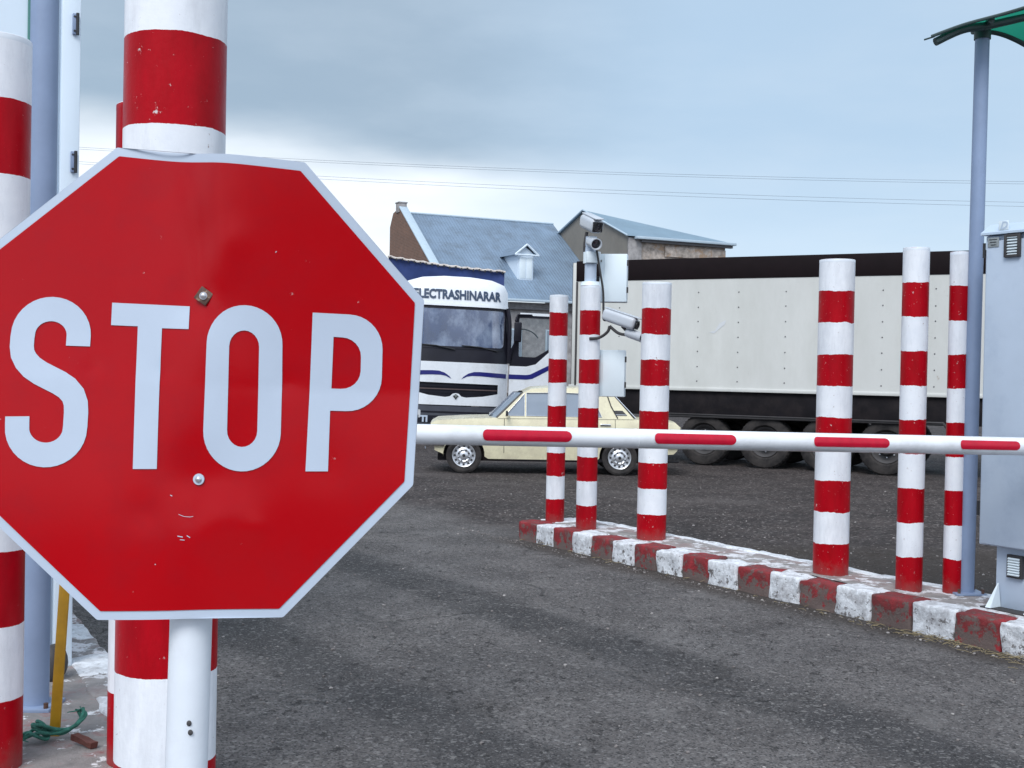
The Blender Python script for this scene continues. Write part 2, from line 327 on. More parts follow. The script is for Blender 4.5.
# ------------------------------------------------------------------ mesh helpers
class MB:
    def __init__(s): s.bm = bmesh.new(); s.mats = []
    def mi(s, m):
        m = M[m] if isinstance(m, str) else m
        if m not in s.mats: s.mats.append(m)
        return s.mats.index(m)
    def _tag(s, faces, m):
        i = s.mi(m)
        for f in faces: f.material_index = i
    def join(s, bm2, m=None, T=None):
        if T is not None: bm2.transform(T)
        me = bpy.data.meshes.new('tmp'); bm2.to_mesh(me); bm2.free()
        n0 = len(s.bm.faces); s.bm.from_mesh(me); bpy.data.meshes.remove(me)
        s.bm.faces.ensure_lookup_table()
        if m is not None: s._tag(s.bm.faces[n0:], m)
        return s
    def box(s, c, d, m, bev=0.0, T=None, seg=2):
        b = bmesh.new(); bmesh.ops.create_cube(b, size=1.0)
        bmesh.ops.scale(b, vec=d, verts=b.verts)
        if bev: bmesh.ops.bevel(b, geom=b.edges[:], offset=bev, segments=seg, profile=0.5, affect='EDGES')
        bmesh.ops.translate(b, vec=c, verts=b.verts)
        return s.join(b, m, T)
    def cyl(s, p0, p1, r0, r1, m, seg=24, T=None, caps=True):
        p0, p1 = Vector(p0), Vector(p1); d = p1 - p0
        b = bmesh.new(); bmesh.ops.create_cone(b, cap_ends=caps, segments=seg, radius1=r0, radius2=r1, depth=d.length)
        q = Vector((0, 0, 1)).rotation_difference(d.normalized())
        b.transform(Matrix.Translation((p0 + p1) / 2) @ q.to_matrix().to_4x4())
        return s.join(b, m, T)
    def lathe(s, prof, m, axis='Z', c=(0, 0, 0), seg=40, T=None):
        b = bmesh.new(); rings = []
        for r, z in prof:
            ring = []
            for i in range(seg):
                a = 2 * PI * i / seg
                p = (r * math.cos(a), r * math.sin(a), z)
                if axis == 'Y': p = (p[0], p[2], p[1])
                ring.append(b.verts.new(Vector(p) + Vector(c)))
            rings.append(ring)
        for A, B in zip(rings, rings[1:]):
            for i in range(seg): b.faces.new((A[i], A[(i + 1) % seg], B[(i + 1) % seg], B[i]))
        bmesh.ops.recalc_face_normals(b, faces=b.faces)
        return s.join(b, m, T)
    def tube(s, pts, r, m, seg=10, T=None, closed=False):
        pts = [Vector(p) for p in pts]; b = bmesh.new(); rings = []; n = len(pts)
        up = Vector((0.13, 0.21, 1)).normalized()
        for i, p in enumerate(pts):
            d = (pts[min(i + 1, n - 1)] - pts[max(i - 1, 0)]).normalized()
            x = d.cross(up); x = x.normalized() if x.length > 1e-4 else Vector((1, 0, 0)); y = d.cross(x)
            rr = r[i] if isinstance(r, (list, tuple)) else r
            rings.append([b.verts.new(p + (x * math.cos(2 * PI * k / seg) + y * math.sin(2 * PI * k / seg)) * rr) for k in range(seg)])
        for A, B in zip(rings, rings[1:]):
            for k in range(seg): b.faces.new((A[k], A[(k + 1) % seg], B[(k + 1) % seg], B[k]))
        b.faces.new(rings[0]); b.faces.new(rings[-1][::-1])
        bmesh.ops.recalc_face_normals(b, faces=b.faces)
        return s.join(b, m, T)
    def poly(s, verts, faces, m, T=None, fix=True):
        b = bmesh.new(); vs = [b.verts.new(v) for v in verts]
        for f in faces: b.faces.new([vs[i] for i in f])
        if fix: bmesh.ops.recalc_face_normals(b, faces=b.faces)
        return s.join(b, m, T)
    def sheet(s, outer, m, holes=(), step=None, fn=None, thick=0.0, T=None, steps=None):
        """a flat outline (u, v), with holes, cut into strips and bent to shape by fn(u, v)"""
        b = bmesh.new()
        for loop in (outer, *holes):
            vs = [b.verts.new((u, v, 0)) for u, v in loop]
            for i in range(len(vs)): b.edges.new((vs[i], vs[(i + 1) % len(vs)]))
        bmesh.ops.triangle_fill(b, edges=b.edges[:], use_beauty=True, use_dissolve=False, normal=(0, 0, 1))
        sx, sy = steps if steps else (step, step)
        us = [u for u, v in outer]; vv = [v for u, v in outer]
        for ax, st, lo, hi in ((0, sx, min(us), max(us)), (1, sy, min(vv), max(vv))):
            if not st: continue
            k = math.floor(lo / st) * st + st
            while k < hi - 1e-6:
                co = [0, 0, 0]; no = [0, 0, 0]; co[ax] = k; no[ax] = 1
                bmesh.ops.bisect_plane(b, geom=b.verts[:] + b.edges[:] + b.faces[:], plane_co=co, plane_no=no, dist=1e-6)
                k += st
        bmesh.ops.remove_doubles(b, verts=b.verts, dist=1e-6)
        for f in b.faces:
            if f.normal.z < 0: f.normal_flip()
        if thick: 
            g = bmesh.ops.solidify(b, geom=b.faces[:], thickness=thick)
        if fn:
            for v in b.verts:
                z = v.co.z; p = Vector(fn(v.co.x, v.co.y)); v.co = p if not thick else p + Vector((0, z, 0))
        if fn: bmesh.ops.recalc_face_normals(b, faces=b.faces) if thick else None
        return s.join(b, m, T)
    def build(s, name, parent=None, loc=None, rot=None, smooth=True, ang=35):
        me = bpy.data.meshes.new(name); s.bm.to_mesh(me); s.bm.free()
        for m in s.mats: me.materials.append(m)
        if smooth and len(me.polygons):
            me.polygons.foreach_set('use_smooth', [True] * len(me.polygons)); me.set_sharp_from_angle(angle=R(ang))
        o = bpy.data.objects.new(name, me); COL.objects.link(o)
        if parent: o.parent = parent
        if loc: o.location = loc
        if rot: o.rotation_euler = rot
        return o

def tag(o, label=None, cat=None, group=None, kind=None):
    for k, v in (('label', label), ('category', cat), ('group', group), ('kind', kind)):
        if v: o[k] = v
    return o
def thing(name, label, cat, loc=(0, 0, 0), rot=(0, 0, 0), group=None):
    o = bpy.data.objects.new(name, None); o.empty_display_size = 0.2; COL.objects.link(o)
    o.location = loc; o.rotation_euler = rot
    return tag(o, label, cat, group)
def smooth_path(pts, n=6):
    P = [Vector(p) for p in pts]; out = []
    for i in range(len(P) - 1):
        a = P[max(i - 1, 0)]; b = P[i]; c = P[i + 1]; d = P[min(i + 2, len(P) - 1)]
        for k in range(n):
            t = k / n
            out.append(0.5 * ((2 * b) + (c - a) * t + (2 * a - 5 * b + 4 * c - d) * t * t + (3 * b - a - 3 * c + d) * t ** 3))
    out.append(P[-1]); return out
def arc(cx, cy, r, a0, a1, n=10, ry=None):
    ry = ry or r
    return [(cx + r * math.cos(R(a0 + (a1 - a0) * i / n)), cy + ry * math.sin(R(a0 + (a1 - a0) * i / n))) for i in range(n + 1)]
def text_mesh(txt, size, bold=0.0, shear=0.0):
    cu = bpy.data.curves.new('lettering', 'FONT'); cu.body = txt; cu.size = size; cu.offset = bold; cu.shear = shear
    cu.align_x = 'CENTER'; cu.align_y = 'CENTER'; cu.resolution_u = 3
    o = bpy.data.objects.new('lettering', cu); COL.objects.link(o)
    bpy.context.view_layer.update()
    me = bpy.data.meshes.new_from_object(o.evaluated_get(bpy.context.evaluated_depsgraph_get()))
    bm = bmesh.new(); bm.from_mesh(me); bpy.data.objects.remove(o); bpy.data.meshes.remove(me)
    return bm

# ------------------------------------------------------------------ camera, sky, sun
cam = bpy.data.cameras.new('camera'); co = bpy.data.objects.new('camera', cam); COL.objects.link(co); S.camera = co
cam.sensor_width = 36; cam.lens = 1200 / 1024 * 36; cam.clip_end = 3000; cam.clip_start = 0.05
co.matrix_world = Matrix.Translation((0, 0, 1.7)) @ Matrix.Rotation(R(90 - 0.716), 4, 'X') @ Matrix.Rotation(R(1.1), 4, 'Z')

SUN_EL, SUN_AZ = 48.0, 199.0     # azimuth clockwise from +Y: behind the photographer
def make_world():
    w = bpy.data.worlds.new('World'); S.world = w; w.use_nodes = True
    nt = w.node_tree; N = nt.nodes; L = nt.links
    bg = N['Background']; bg.inputs['Strength'].default_value = 0.1
    sky = N.new('ShaderNodeTexSky'); sky.sky_type = 'NISHITA'; sky.sun_disc = False
    sky.sun_elevation = R(SUN_EL); sky.sun_rotation = R(SUN_AZ)
    tc = N.new('ShaderNodeTexCoord'); sep = N.new('ShaderNodeSeparateXYZ'); L.new(tc.outputs['Generated'], sep.inputs[0])
    X, Y, Z = sep.outputs
    def ma(op, a, c=None):
        x = N.new('ShaderNodeMath'); x.operation = op
        for i, val in enumerate((a, c)):
            if val is None: continue
            if isinstance(val, (int, float)): x.inputs[i].default_value = val
            else: L.new(val, x.inputs[i])
        return x.outputs[0]
    def mix(f, a, c):
        x = N.new('ShaderNodeMix'); x.data_type = 'RGBA'
        for s_, val in ((x.inputs[6], a), (x.inputs[7], c)):
            if isinstance(val, tuple): s_.default_value = (*val, 1)
            else: L.new(val, s_)
        if isinstance(f, float): x.inputs[0].default_value = f
        else: L.new(f, x.inputs[0])
        return x.outputs[2]
    def mr(f, a, c, lo=0.0, hi=1.0):
        r = N.new('ShaderNodeMapRange'); r.interpolation_type = 'SMOOTHSTEP'
        r.inputs[1].default_value = a; r.inputs[2].default_value = c; r.inputs[3].default_value = lo; r.inputs[4].default_value = hi
        L.new(f, r.inputs[0]); return r.outputs[0]
    # cloud deck: project the view direction on a layer overhead
    zz = ma('ADD', ma('MAXIMUM', Z, 0.0), 0.12)
    cb = N.new('ShaderNodeCombineXYZ'); L.new(ma('DIVIDE', X, zz), cb.inputs[0]); L.new(ma('DIVIDE', Y, zz), cb.inputs[1])
    def nz(s, d, r):
        n = N.new('ShaderNodeTexNoise'); n.inputs['Scale'].default_value = s; n.inputs['Detail'].default_value = d; n.inputs['Roughness'].default_value = r
        L.new(cb.outputs[0], n.inputs['Vector']); return n.outputs['Fac']
    n1 = nz(0.55, 6, 0.48); n2 = nz(1.6, 6, 0.55)
    G = CLOUD
    zw = ma('ADD', Z, ma('MULTIPLY', ma('SUBTRACT', n1, 0.5), 0.16))
    side = mr(ma('ADD', X, ma('MULTIPLY', ma('SUBTRACT', n2, 0.5), 0.10)), -0.12, 0.16)       # the dark bank fades out towards +X
    left = mix(mr(zw, 0.145, 0.200), G['low'], G['bank'])
    right = mix(mr(zw, 0.02, 0.20), G['low_r'], G['high_r'])
    front = mix(side, left, right)
    front = mix(ma('MULTIPLY', mr(n2, 0.36, 0.70), 0.20), front, G['wisp'])
    over = mix(mr(n1, 0.35, 0.65), G['over_d'], G['over_l'])
    c = mix(mr(Z, 0.30, 0.60), front, over)
    back = mix(mr(ma('ADD', ma('MULTIPLY', n1, 0.5), ma('MULTIPLY', n2, 0.5)), 0.40, 0.60), G['back_d'], G['back_l'])
    c = mix(mr(Y, 0.25, -0.35), c, back)
    c = mix(0.90, sky.outputs[0], c)
    L.new(c, bg.inputs['Color'])
# overcast radiances (multiplied by the background strength 0.1)
CLOUD = dict(low=(6.9, 7.3, 7.7), bank=(2.4, 3.15, 3.95), low_r=(4.4, 5.4, 6.5), high_r=(3.2, 4.3, 5.5), wisp=(4.7, 5.4, 6.1),
             over_d=(3.0, 3.7, 4.5), over_l=(5.2, 5.9, 6.7), back_d=(3.4, 4.3, 5.7), back_l=(9.0, 9.8, 10.9))
make_world()
sl = bpy.data.lights.new('sun', 'SUN'); sl.energy = 1.5; sl.angle = R(28); sl.color = (1.0, 0.98, 0.955)
so = bpy.data.objects.new('sun', sl); COL.objects.link(so)
az = R(SUN_AZ); el = R(SUN_EL)
sd = Vector((math.sin(az) * math.cos(el), math.cos(az) * math.cos(el), math.sin(el)))
so.rotation_euler = sd.to_track_quat('Z', 'Y').to_euler(); so.location = (0, -5, 20)
S.view_settings.view_transform = 'Standard'; S.view_settings.look = 'None'
S.view_settings.exposure = 0.64; S.view_settings.gamma = 1.0; S.view_settings.use_curve_mapping = False

# ------------------------------------------------------------------ ground
def gz(x, y):
    """the lane lies 5 cm lower than the yard beyond it; the wheels have worn it a little uneven"""
    t = min(1, max(0, (y - 13.0) / 4.5)); t = t * t * (3 - 2 * t)
    p = Vector((x, y, 0)); k = max(0, 1 - max(0, y - 12) / 30)
    return -0.052 * (1 - t) + (mnoise.noise(p * 0.45) * 0.010 + mnoise.noise(p * 1.9) * 0.003) * k
xsg = [-700, -200, -60, -20] + [-10 + 0.25 * i for i in range(105)] + [20, 30, 60, 200, 700]
ysg_ = [-300, -60, -10, 0] + [2 + 0.25 * i for i in range(89)] + [26, 30, 40, 60, 90, 200, 500, 1500]
g = MB(); ny_ = len(ysg_)
g.poly([(x, y, gz(x, y)) for x in xsg for y in ysg_], [(i * ny_ + j, (i + 1) * ny_ + j, (i + 1) * ny_ + j + 1, i * ny_ + j + 1) for i in range(len(xsg) - 1) for j in range(ny_ - 1)], 'ground', fix=False)
tag(g.build('ground', ang=80), kind='structure')

IU = Vector((0.551, -0.8345, 0)); IN = Vector((0.8345, 0.551, 0))     # along the lane (towards the camera) and across it
def rough_block(mb, a, L_, d, h, m, seed, wob=0.010, U=None, top=0.0):
    """one cast kerb stone: long side from a along IU, depth d along IN, uneven faces and broken arrises"""
    U = U or IU
    b = bmesh.new(); bmesh.ops.create_cube(b, size=1.0)
    bmesh.ops.scale(b, vec=(L_, d, h), verts=b.verts)
    bmesh.ops.bevel(b, geom=b.edges[:], offset=0.016, segments=2, profile=0.5, affect='EDGES')
    bmesh.ops.subdivide_edges(b, edges=[e for e in b.edges if e.calc_length() > 0.06], cuts=5, use_grid_fill=True)
    rw = random.Random(seed); wob *= rw.choice([0.8, 1.0, 1.3, 1.9])
    for v in b.verts:
        p = v.co * 9 + Vector((seed * 3.1, seed * 1.7, 0)); q = mnoise.noise_vector(p); q2 = mnoise.noise_vector(p * 3.3)
        v.co += q * wob + q2 * wob * 0.5
    bmesh.ops.rotate(b, verts=b.verts, matrix=Matrix.Rotation(rw.uniform(-0.022, 0.022), 3, 'X') @ Matrix.Rotation(rw.uniform(-0.02, 0.02), 3, 'Z') @ Matrix.Rotation(rw.uniform(-0.012, 0.012), 3, 'Y'))
    T = Matrix.Translation(a + U * (L_ / 2) + Vector((-U.y, U.x, 0)) * (d / 2) + Vector((0, 0, 0.148 + top - h / 2))) @ Matrix.Rotation(math.atan2(U.y, U.x), 4, 'Z')
    mb.join(b, m, T)

# island with the posts
isl = thing('traffic_island', None, None); isl['kind'] = 'structure'
P0 = Vector((0.10, 12.31, 0))
cuts = [0.0, 0.3, 0.6, 0.92, 1.23, 1.54, 1.86, 2.17, 2.5, 2.82, 3.16, 3.51, 3.83, 4.19, 4.52, 4.86, 5.21, 5.56, 5.9, 6.24, 6.6, 6.95, 7.3, 7.65, 8.0]
for i, (a, b) in enumerate(zip(cuts, cuts[1:])):
    mb = MB(); j = random.uniform(-0.008, 0.008)
    rough_block(mb, P0 + IU * (a + 0.003) + IN * j, b - a - 0.006, 0.24, 0.24, 'kerb_red' if i % 2 == 0 else 'kerb_white', i, top=random.uniform(-0.006, 0.006))
    mb.build('kerb_stone', isl, ang=50)
for i in range(12):
    mb = MB(); rough_block(mb, P0 + IN * 0.66 + IU * (0.04 + i * 0.66), 0.65, 0.12, 0.24, 'kerb_white', 50 + i)
    mb.build('kerb_stone', isl, ang=50)
mb = MB(); rough_block(mb, P0 + IN * 0.243 + IU * 0.02, 0.30, 0.41, 0.24, 'kerb_white', 70); mb.build('kerb_stone', isl, ang=50)
def wavy_slab(mb, c0, c1, a0, a1, z, m, st=0.07, amp=0.008):
    """slab top between the kerbs, slightly uneven, with skirts to the ground"""
    na = int((a1 - a0) / st); nc = max(2, int((c1 - c0) / st)); vs = []; fs = []
    for i in range(na + 1):
        for j in range(nc + 1):
            p = P0 + IU * (a0 + (a1 - a0) * i / na) + IN * (c0 + (c1 - c0) * j / nc)
            vs.append((p.x, p.y, z + mnoise.noise(p * 2.2) * amp * 1.5 + mnoise.noise(p * 9) * amp * 0.5))
    for i in range(na):
        for j in range(nc):
            k = i * (nc + 1) + j; fs.append((k, k + nc + 1, k + nc + 2, k + 1))
    mb.poly(vs, fs, m)
mb = MB(); wavy_slab(mb, 0.22, 0.68, 0.05, 8.0, 0.140, 'concrete'); mb.build('island_top', isl, ang=60)

# near island under the sign and booth
nis = thing('kerbed_pavement', None, None); nis['kind'] = 'structure'
NU = Vector((0.480, -0.8773, 0)); NN = Vector((0.8773, 0.480, 0))
E0 = Vector((-3.53, 8.95, 0))      # far end of its kerb line, running along IU towards the camera
def near(a, c): return E0 + NU * a - NN * c
cuts2 = [k * 0.42 for k in range(0, 30)]
for i, a in enumerate(cuts2):
    mb = MB(); rough_block(mb, near(a + 0.003, 0.22), 0.412, 0.22, 0.24, 'kerb_white' if i % 2 else 'concrete', 100 + i, 0.012, U=NU)
    mb.build('kerb_stone', nis, ang=50)
mb = MB(); vs = []; fs = []; na, nc = 120, 60
for i in range(na + 1):
    for j in range(nc + 1):
        p = near(-1.0 + 14.0 * i / na, 0.21 + 6.5 * (j / nc) ** 1.6)
        vs.append((p.x, p.y, 0.142 + mnoise.noise(p * 2.0) * 0.008 + mnoise.noise(p * 8) * 0.004))
for i in range(na):
    for j in range(nc):
        k = i * (nc + 1) + j; fs.append((k, k + nc + 1, k + nc + 2, k + 1))
mb.poly(vs, fs, 'concrete_bare'); mb.build('pavement_top', nis, ang=60)

# grit and dry grass stems lying about
mb = MB()
for i in range(4200):
    t = random.random()
    if t < 0.30: a = random.uniform(-1, 7.5); c = -abs(random.gauss(0, 0.10)) - 0.012; p = P0 + IU * a + IN * c
    elif t < 0.55: a = random.uniform(-3, 8); c = random.uniform(0.82, 3.5) ** 1.0; p = P0 + IU * a + IN * c
    elif t < 0.85: p = Vector((random.uniform(-2.5, 4.5), random.uniform(4.5, 12), 0))
    else: p = Vector((random.uniform(-3, 6), random.uniform(12, 18), 0))
    cc = p.x * 0.8345 + p.y * 0.551
    if 6.80 < cc < 7.75 or (p - E0).dot(NN) < 0.03: continue
    r = random.choice([0.003, 0.003, 0.004, 0.004, 0.005, 0.006, 0.010]) * random.uniform(0.7, 1.3)
    b = bmesh.new(); bmesh.ops.create_icosphere(b, subdivisions=1, radius=r)
    for v in b.verts: v.co *= random.uniform(0.7, 1.2)
    mb.join(b, 'pebble' if random.random() < 0.8 else 'pebble_light', Matrix.Translation((p.x, p.y, gz(p.x, p.y) + r * 0.35)) @ Matrix.Diagonal((1.2, 1, 0.7, 1)))
tag(mb.build('gravel', ang=20), kind='stuff')
mb = MB()
for i in range(190):
    if random.random() < 0.6: a = random.gauss(5.3, 0.5); c = -abs(random.gauss(0.03, 0.10)) - 0.015
    else: a = random.uniform(0, 7); c = -abs(random.gauss(0, 0.06)) - 0.015
    p = P0 + IU * a + IN * c; th = random.gauss(math.atan2(IU.y, IU.x), 0.7); l = random.uniform(0.03, 0.13)
    d = Vector((math.cos(th), math.sin(th), 0)); z = random.uniform(0.004, 0.016)
    p.z = gz(p.x, p.y); mid = p + d * l / 2 + Vector((random.gauss(0, 0.006), random.gauss(0, 0.006), z * 1.5))
    mb.tube([p + Vector((0, 0, 0.004)), mid, p + d * l + Vector((0, 0, z))], [0.0018, 0.0016, 0.0008], 'straw', seg=4)
tag(mb.build('dry_grass', ang=20), kind='stuff')

# ------------------------------------------------------------------ striped pipe posts
GP = 'red and white striped pipe posts'
def striped_post(label, x, y, z, r, h, m, white_top=True, lean=(0, 0)):
    t = thing('striped_post', label, 'bollard', (x, y, z), (R(lean[0]), R(lean[1]), random.uniform(0, 6)), GP)
    mb = MB()
    prof = [(r, -0.03)] + [(r * (1 + 0.004 * mnoise.noise(Vector((k * 0.7, x, y)))), h * k / 14) for k in range(15)]
    mb.lathe(prof, m, seg=64); mb.build('pipe', t, ang=60)
    mb = MB(); mb.lathe([(r * 1.002, h - 0.02), (r * 1.003, h - 0.002), (r * 0.985, h + 0.003), (r * 0.5, h + 0.008), (0.002, h + 0.009)], 'post_white' if white_top else m, seg=64)
    mb.build('cap', t, ang=60)
    return t
for nm, hh in (('far', 2.385), ('thick', 2.46), ('tall', 2.495), ('slim', 2.465)): M['st_' + nm] = stripe_mat('striped_paint_' + nm, hh / 10, 0.0, chips=0.68, rag=0.010)
M['st_big'] = stripe_mat('striped_paint_big', 0.2554, 0.173, rag=0.004, chips=0.69)
M['st_left'] = stripe_mat('striped_paint_left', 0.2825, -0.010, rag=0.004, chips=0.70)
M['st_back'] = stripe_mat('striped_paint_back', 0.2835, 0.0, rag=0.004, chips=0.70)
striped_post('slimmest striped post, at the far end of the island, nearest the white truck', 0.465, 12.30, 0.14, 0.095, 2.32, M['st_far'])
striped_post('striped post carrying the grey camera mast and its surveillance cameras', 0.755, 11.79, 0.14, 0.101, 2.385, M['st_far'])
striped_post('thick striped post in front of the beige car boot, just past the two junction boxes', 1.325, 11.18, 0.14, 0.136, 2.385, M['st_far'], lean=(0, -0.2))
striped_post('thickest striped post, alone before the middle of the white trailer side', 2.535, 9.43, 0.14, 0.137, 2.46, M['st_thick'])
striped_post('tallest striped post of the island, standing alone before the trailer end of the kerb', 2.93, 8.76, 0.14, 0.094, 2.495, M['st_tall'])
striped_post('striped post touching the blue grey canopy pole, partly hidden by it', 3.228, 8.70, 0.14, 0.070, 2.465, M['st_slim'])
striped_post('largest striped post, directly behind the stop sign', -0.978, 3.44, 0.14, 0.142, 3.4, M['st_big'])
striped_post('striped post almost wholly hidden behind the large one and the stop sign', -1.42, 4.70, 0.14, 0.139, 2.55, M['st_back'], False)
striped_post('striped post cut by the picture edge, beside the blue grey pole of the booth', -1.995, 4.57, 0.14, 0.140, 2.77, M['st_left'])

# ------------------------------------------------------------------ stop sign
SIGN = Vector((-0.48301, 1.84169, 1.66619))
sg = thing('stop_sign', 'big octagonal red STOP sign, dented, on a pale pipe post', 'road sign', SIGN, (R(-2.30), R(1.0236), R(-0.3636)))
DENTS = [(-0.052, 0.020, 0.0012, 0.010), (0.142, 0.012, 0.0016, 0.012), (-0.015, 0.205, 0.0014, 0.03), (0.05, 0.222, -0.0012, 0.02), (0.095, -0.215, -0.0014, 0.012), (-0.165, 0.022, 0.0015, 0.009), (0.002, -0.20, 0.0012, 0.016),
         (-0.07, -0.20, 0.0010, 0.02), (0.20, -0.12, 0.0010, 0.03)]
def sdisp(u, v):
    """how far the bent sheet stands behind (+) its plane: folded softly round the post, puckered at the bolts, knocked here and there"""
    d = 0.030 * (math.sqrt((u - 0.005) ** 2 + 0.035 ** 2) - 0.035)
    lf = 0.5 - 0.5 * math.tanh((u + 0.005) / 0.045)
    up = 0.5 + 0.5 * math.tanh((v - 0.06) / 0.06)
    d += 0.050 * lf * v if v > 0 else 0      # upper part beside the post leans back
    d -= (0.105 if v > 0 else 0.040) * (1 - lf) * v
    d += 0.010 * lf * (0.5 - up) * v
    d += 0.004 * math.sin(v * 9.0 + 0.6) * min(1, abs(u) * 6 + 0.2)
    for bx, bz, am, rad in ((0.004, 0.137, 0.0075, 0.034), (0.0076, -0.144, 0.005, 0.038)):
        d += am * math.exp(-((u - bx) ** 2 + (v - bz) ** 2) / (2 * rad * rad))
    d -= 0.0035 * math.exp(-(((u - 0.03) / 0.02) ** 2 + ((v - 0.15) / 0.055) ** 2))
    d += 0.006 * math.exp(-(((u + 0.005) / 0.028) ** 2)) * math.exp(-(((v - 0.22) / 0.07) ** 2))
    d -= 0.0045 * math.exp(-(((u - 0.055) / 0.05) ** 2 + ((v + 0.205) / 0.05) ** 2))
    d -= 0.003 * math.exp(-(((u - 0.07) / 0.04) ** 2 + ((v - 0.005) / 0.06) ** 2))
    for x, z, am, rad in DENTS: d += am * math.exp(-((u - x) ** 2 + (v - z) ** 2) / (2 * rad * rad))
    return d
def on_sign(off): return lambda u, v: (u, sdisp(u, v) - off, v)
OUT = [(-0.1404, 0.3626), (0.151, 0.3483), (0.3428, 0.1435), (0.3371, -0.1406), (0.1467, -0.349), (-0.1372, -0.3644), (-0.36, -0.170), (-0.36, 0.176)]
OUT = [(u + sdisp(u, v) * (SIGN.x + u) / 1.84, v + sdisp(u, v) * (SIGN.z + v - 1.7) / 1.84) for u, v in OUT]
def inset(poly, d):
    n = len(poly); out = []
    for i in range(n):
        p, q, r = Vector(poly[i - 1]), Vector(poly[i]), Vector(poly[(i + 1) % n])
        e1 = (q - p).normalized(); e2 = (r - q).normalized()
        n1 = Vector((e1.y, -e1.x)); n2 = Vector((e2.y, -e2.x)); bis = (n1 + n2).normalized()
        out.append(tuple(q + bis * (d / bis.dot(n1))))
    return out
def stroke_poly(path, w):
    L_, R_ = [], []
    n = len(path)
    for i, p in enumerate(path):
        d = (Vector(path[min(i + 1, n - 1)]) - Vector(path[max(i - 1, 0)])).normalized(); nn = Vector((-d.y, d.x))
        L_.append(tuple(Vector(p) + nn * w / 2)); R_.append(tuple(Vector(p) - nn * w / 2))
    return L_ + R_[::-1]
def round_poly(poly, r, n=5):
    out = []; m_ = len(poly)
    for i in range(m_):
        p, q, s = Vector(poly[i - 1]), Vector(poly[i]), Vector(poly[(i + 1) % m_])
        a = q + (p - q).normalized() * r; b = q + (s - q).normalized() * r
        for k in range(n + 1):
            t = k / n; out.append(tuple((1 - t) ** 2 * a + 2 * t * (1 - t) * q + t * t * b))
    return out
mb = MB(); mb.sheet(round_poly(OUT, 0.003), 'sign_white', step=0.010, fn=on_sign(0.0))
bp_ = MB(); bp_.sheet(round_poly(OUT, 0.003), 'galv', step=0.03, fn=lambda u, v: (u, sdisp(u, v) + 0.004, v))
mb.join(bp_.bm, 'galv')
ro = round_poly(OUT, 0.003)
for i in range(len(ro)):
    (u0, v0), (u1, v1) = ro[i - 1], ro[i]
    mb.poly([(u0, sdisp(u0, v0), v0), (u1, sdisp(u1, v1), v1), (u1, sdisp(u1, v1) + 0.004, v1), (u0, sdisp(u0, v0) + 0.004, v0)], [(0, 1, 2, 3)], 'galv')
mb.build('border_plate', sg, ang=40)
mb = MB(); mb.sheet(round_poly(inset(OUT, 0.0135), 0.002), 'sign_red', step=0.008, fn=on_sign(0.0012))
for pts, w in (([(-0.020, -0.199), (-0.012, -0.202), (-0.003, -0.2025), (0.002, -0.2015)], 0.0007), ([(-0.034, -0.170), (-0.031, -0.1715)], 0.0012), ([(-0.020, -0.232), (-0.012, -0.2335)], 0.0014), ([(-0.006, -0.231), (-0.001, -0.234)], 0.0012),
               ([(-0.016, -0.2375), (-0.009, -0.238)], 0.001), ([(0.115, 0.206), (0.117, 0.2075)], 0.0013), ([(-0.052, -0.276), (-0.0505, -0.2765)], 0.0013), ):
    q = []; nn = []
    mb.sheet(stroke_poly(pts, w), 'sign_white', fn=on_sign(0.0017))
mb.build('red_face', sg, ang=60)
def letter(outer, holes=()):
    mb = MB(); mb.sheet(outer, 'sign_white', holes=holes, step=0.009, fn=on_sign(0.0026)); mb.build('letter', sg, ang=60)
cS = [(-0.189, 0.0535), (-0.1895, 0.074)] + [(-0.2335 + 0.044 * math.cos(R(a)), 0.0755 + 0.0335 * math.sin(R(a))) for a in range(12, 181, 12)]
cS = [(-0.1893, 0.0535), (-0.1893, 0.0690)] + [(-0.2330 + 0.0437 * math.cos(R(a)), 0.0690 + 0.0405 * math.sin(R(a))) for a in range(10, 171, 10)]
cS += [(-0.2772, 0.0640), (-0.2772, 0.0500), (-0.2750, 0.0385), (-0.2690, 0.0280), (-0.2590, 0.0180), (-0.2450, 0.0095), (-0.2296, 0.0025), (-0.2140, -0.0045), (-0.2015, -0.0120), (-0.1915, -0.0225), (-0.1865, -0.0350), (-0.1852, -0.0490), (-0.1852, -0.0700)]
cS += [(-0.2305 + 0.0452 * math.cos(R(a)), -0.0740 - 0.0420 * math.sin(R(a))) for a in range(10, 171, 10)]
cS += [(-0.2757, -0.0720), (-0.2763, -0.0585)]
letter(stroke_poly(cS, 0.0378))
letter([(-0.1402, 0.1226), (-0.0180, 0.1207), (-0.0172, 0.0854), (-0.0594, 0.0855), (-0.0559, -0.1308), (-0.0923, -0.1322), (-0.0976, 0.0873), (-0.1398, 0.0877)])
oO = [(0.0708 + 0.0580 * math.cos(R(a)), 0.0660 + 0.0585 * math.sin(R(a))) for a in range(0, 181, 9)] + [(0.0716 + 0.0592 * math.cos(R(a)), -0.0700 + 0.0600 * math.sin(R(a))) for a in range(180, 361, 9)]
oI = [(0.0708 + 0.0228 * math.cos(R(a)), 0.0610 + 0.0250 * math.sin(R(a))) for a in range(0, 181, 15)] + [(0.0718 + 0.0231 * math.cos(R(a)), -0.0675 + 0.0250 * math.sin(R(a))) for a in range(180, 361, 15)]
letter(oO, [oI])
pO = [(0.1737, 0.1173), (0.2300, 0.1165)] + [(0.2300 + 0.0520 * math.cos(R(a)), 0.0640 + 0.0525 * math.sin(R(a))) for a in range(80, -1, -10)]
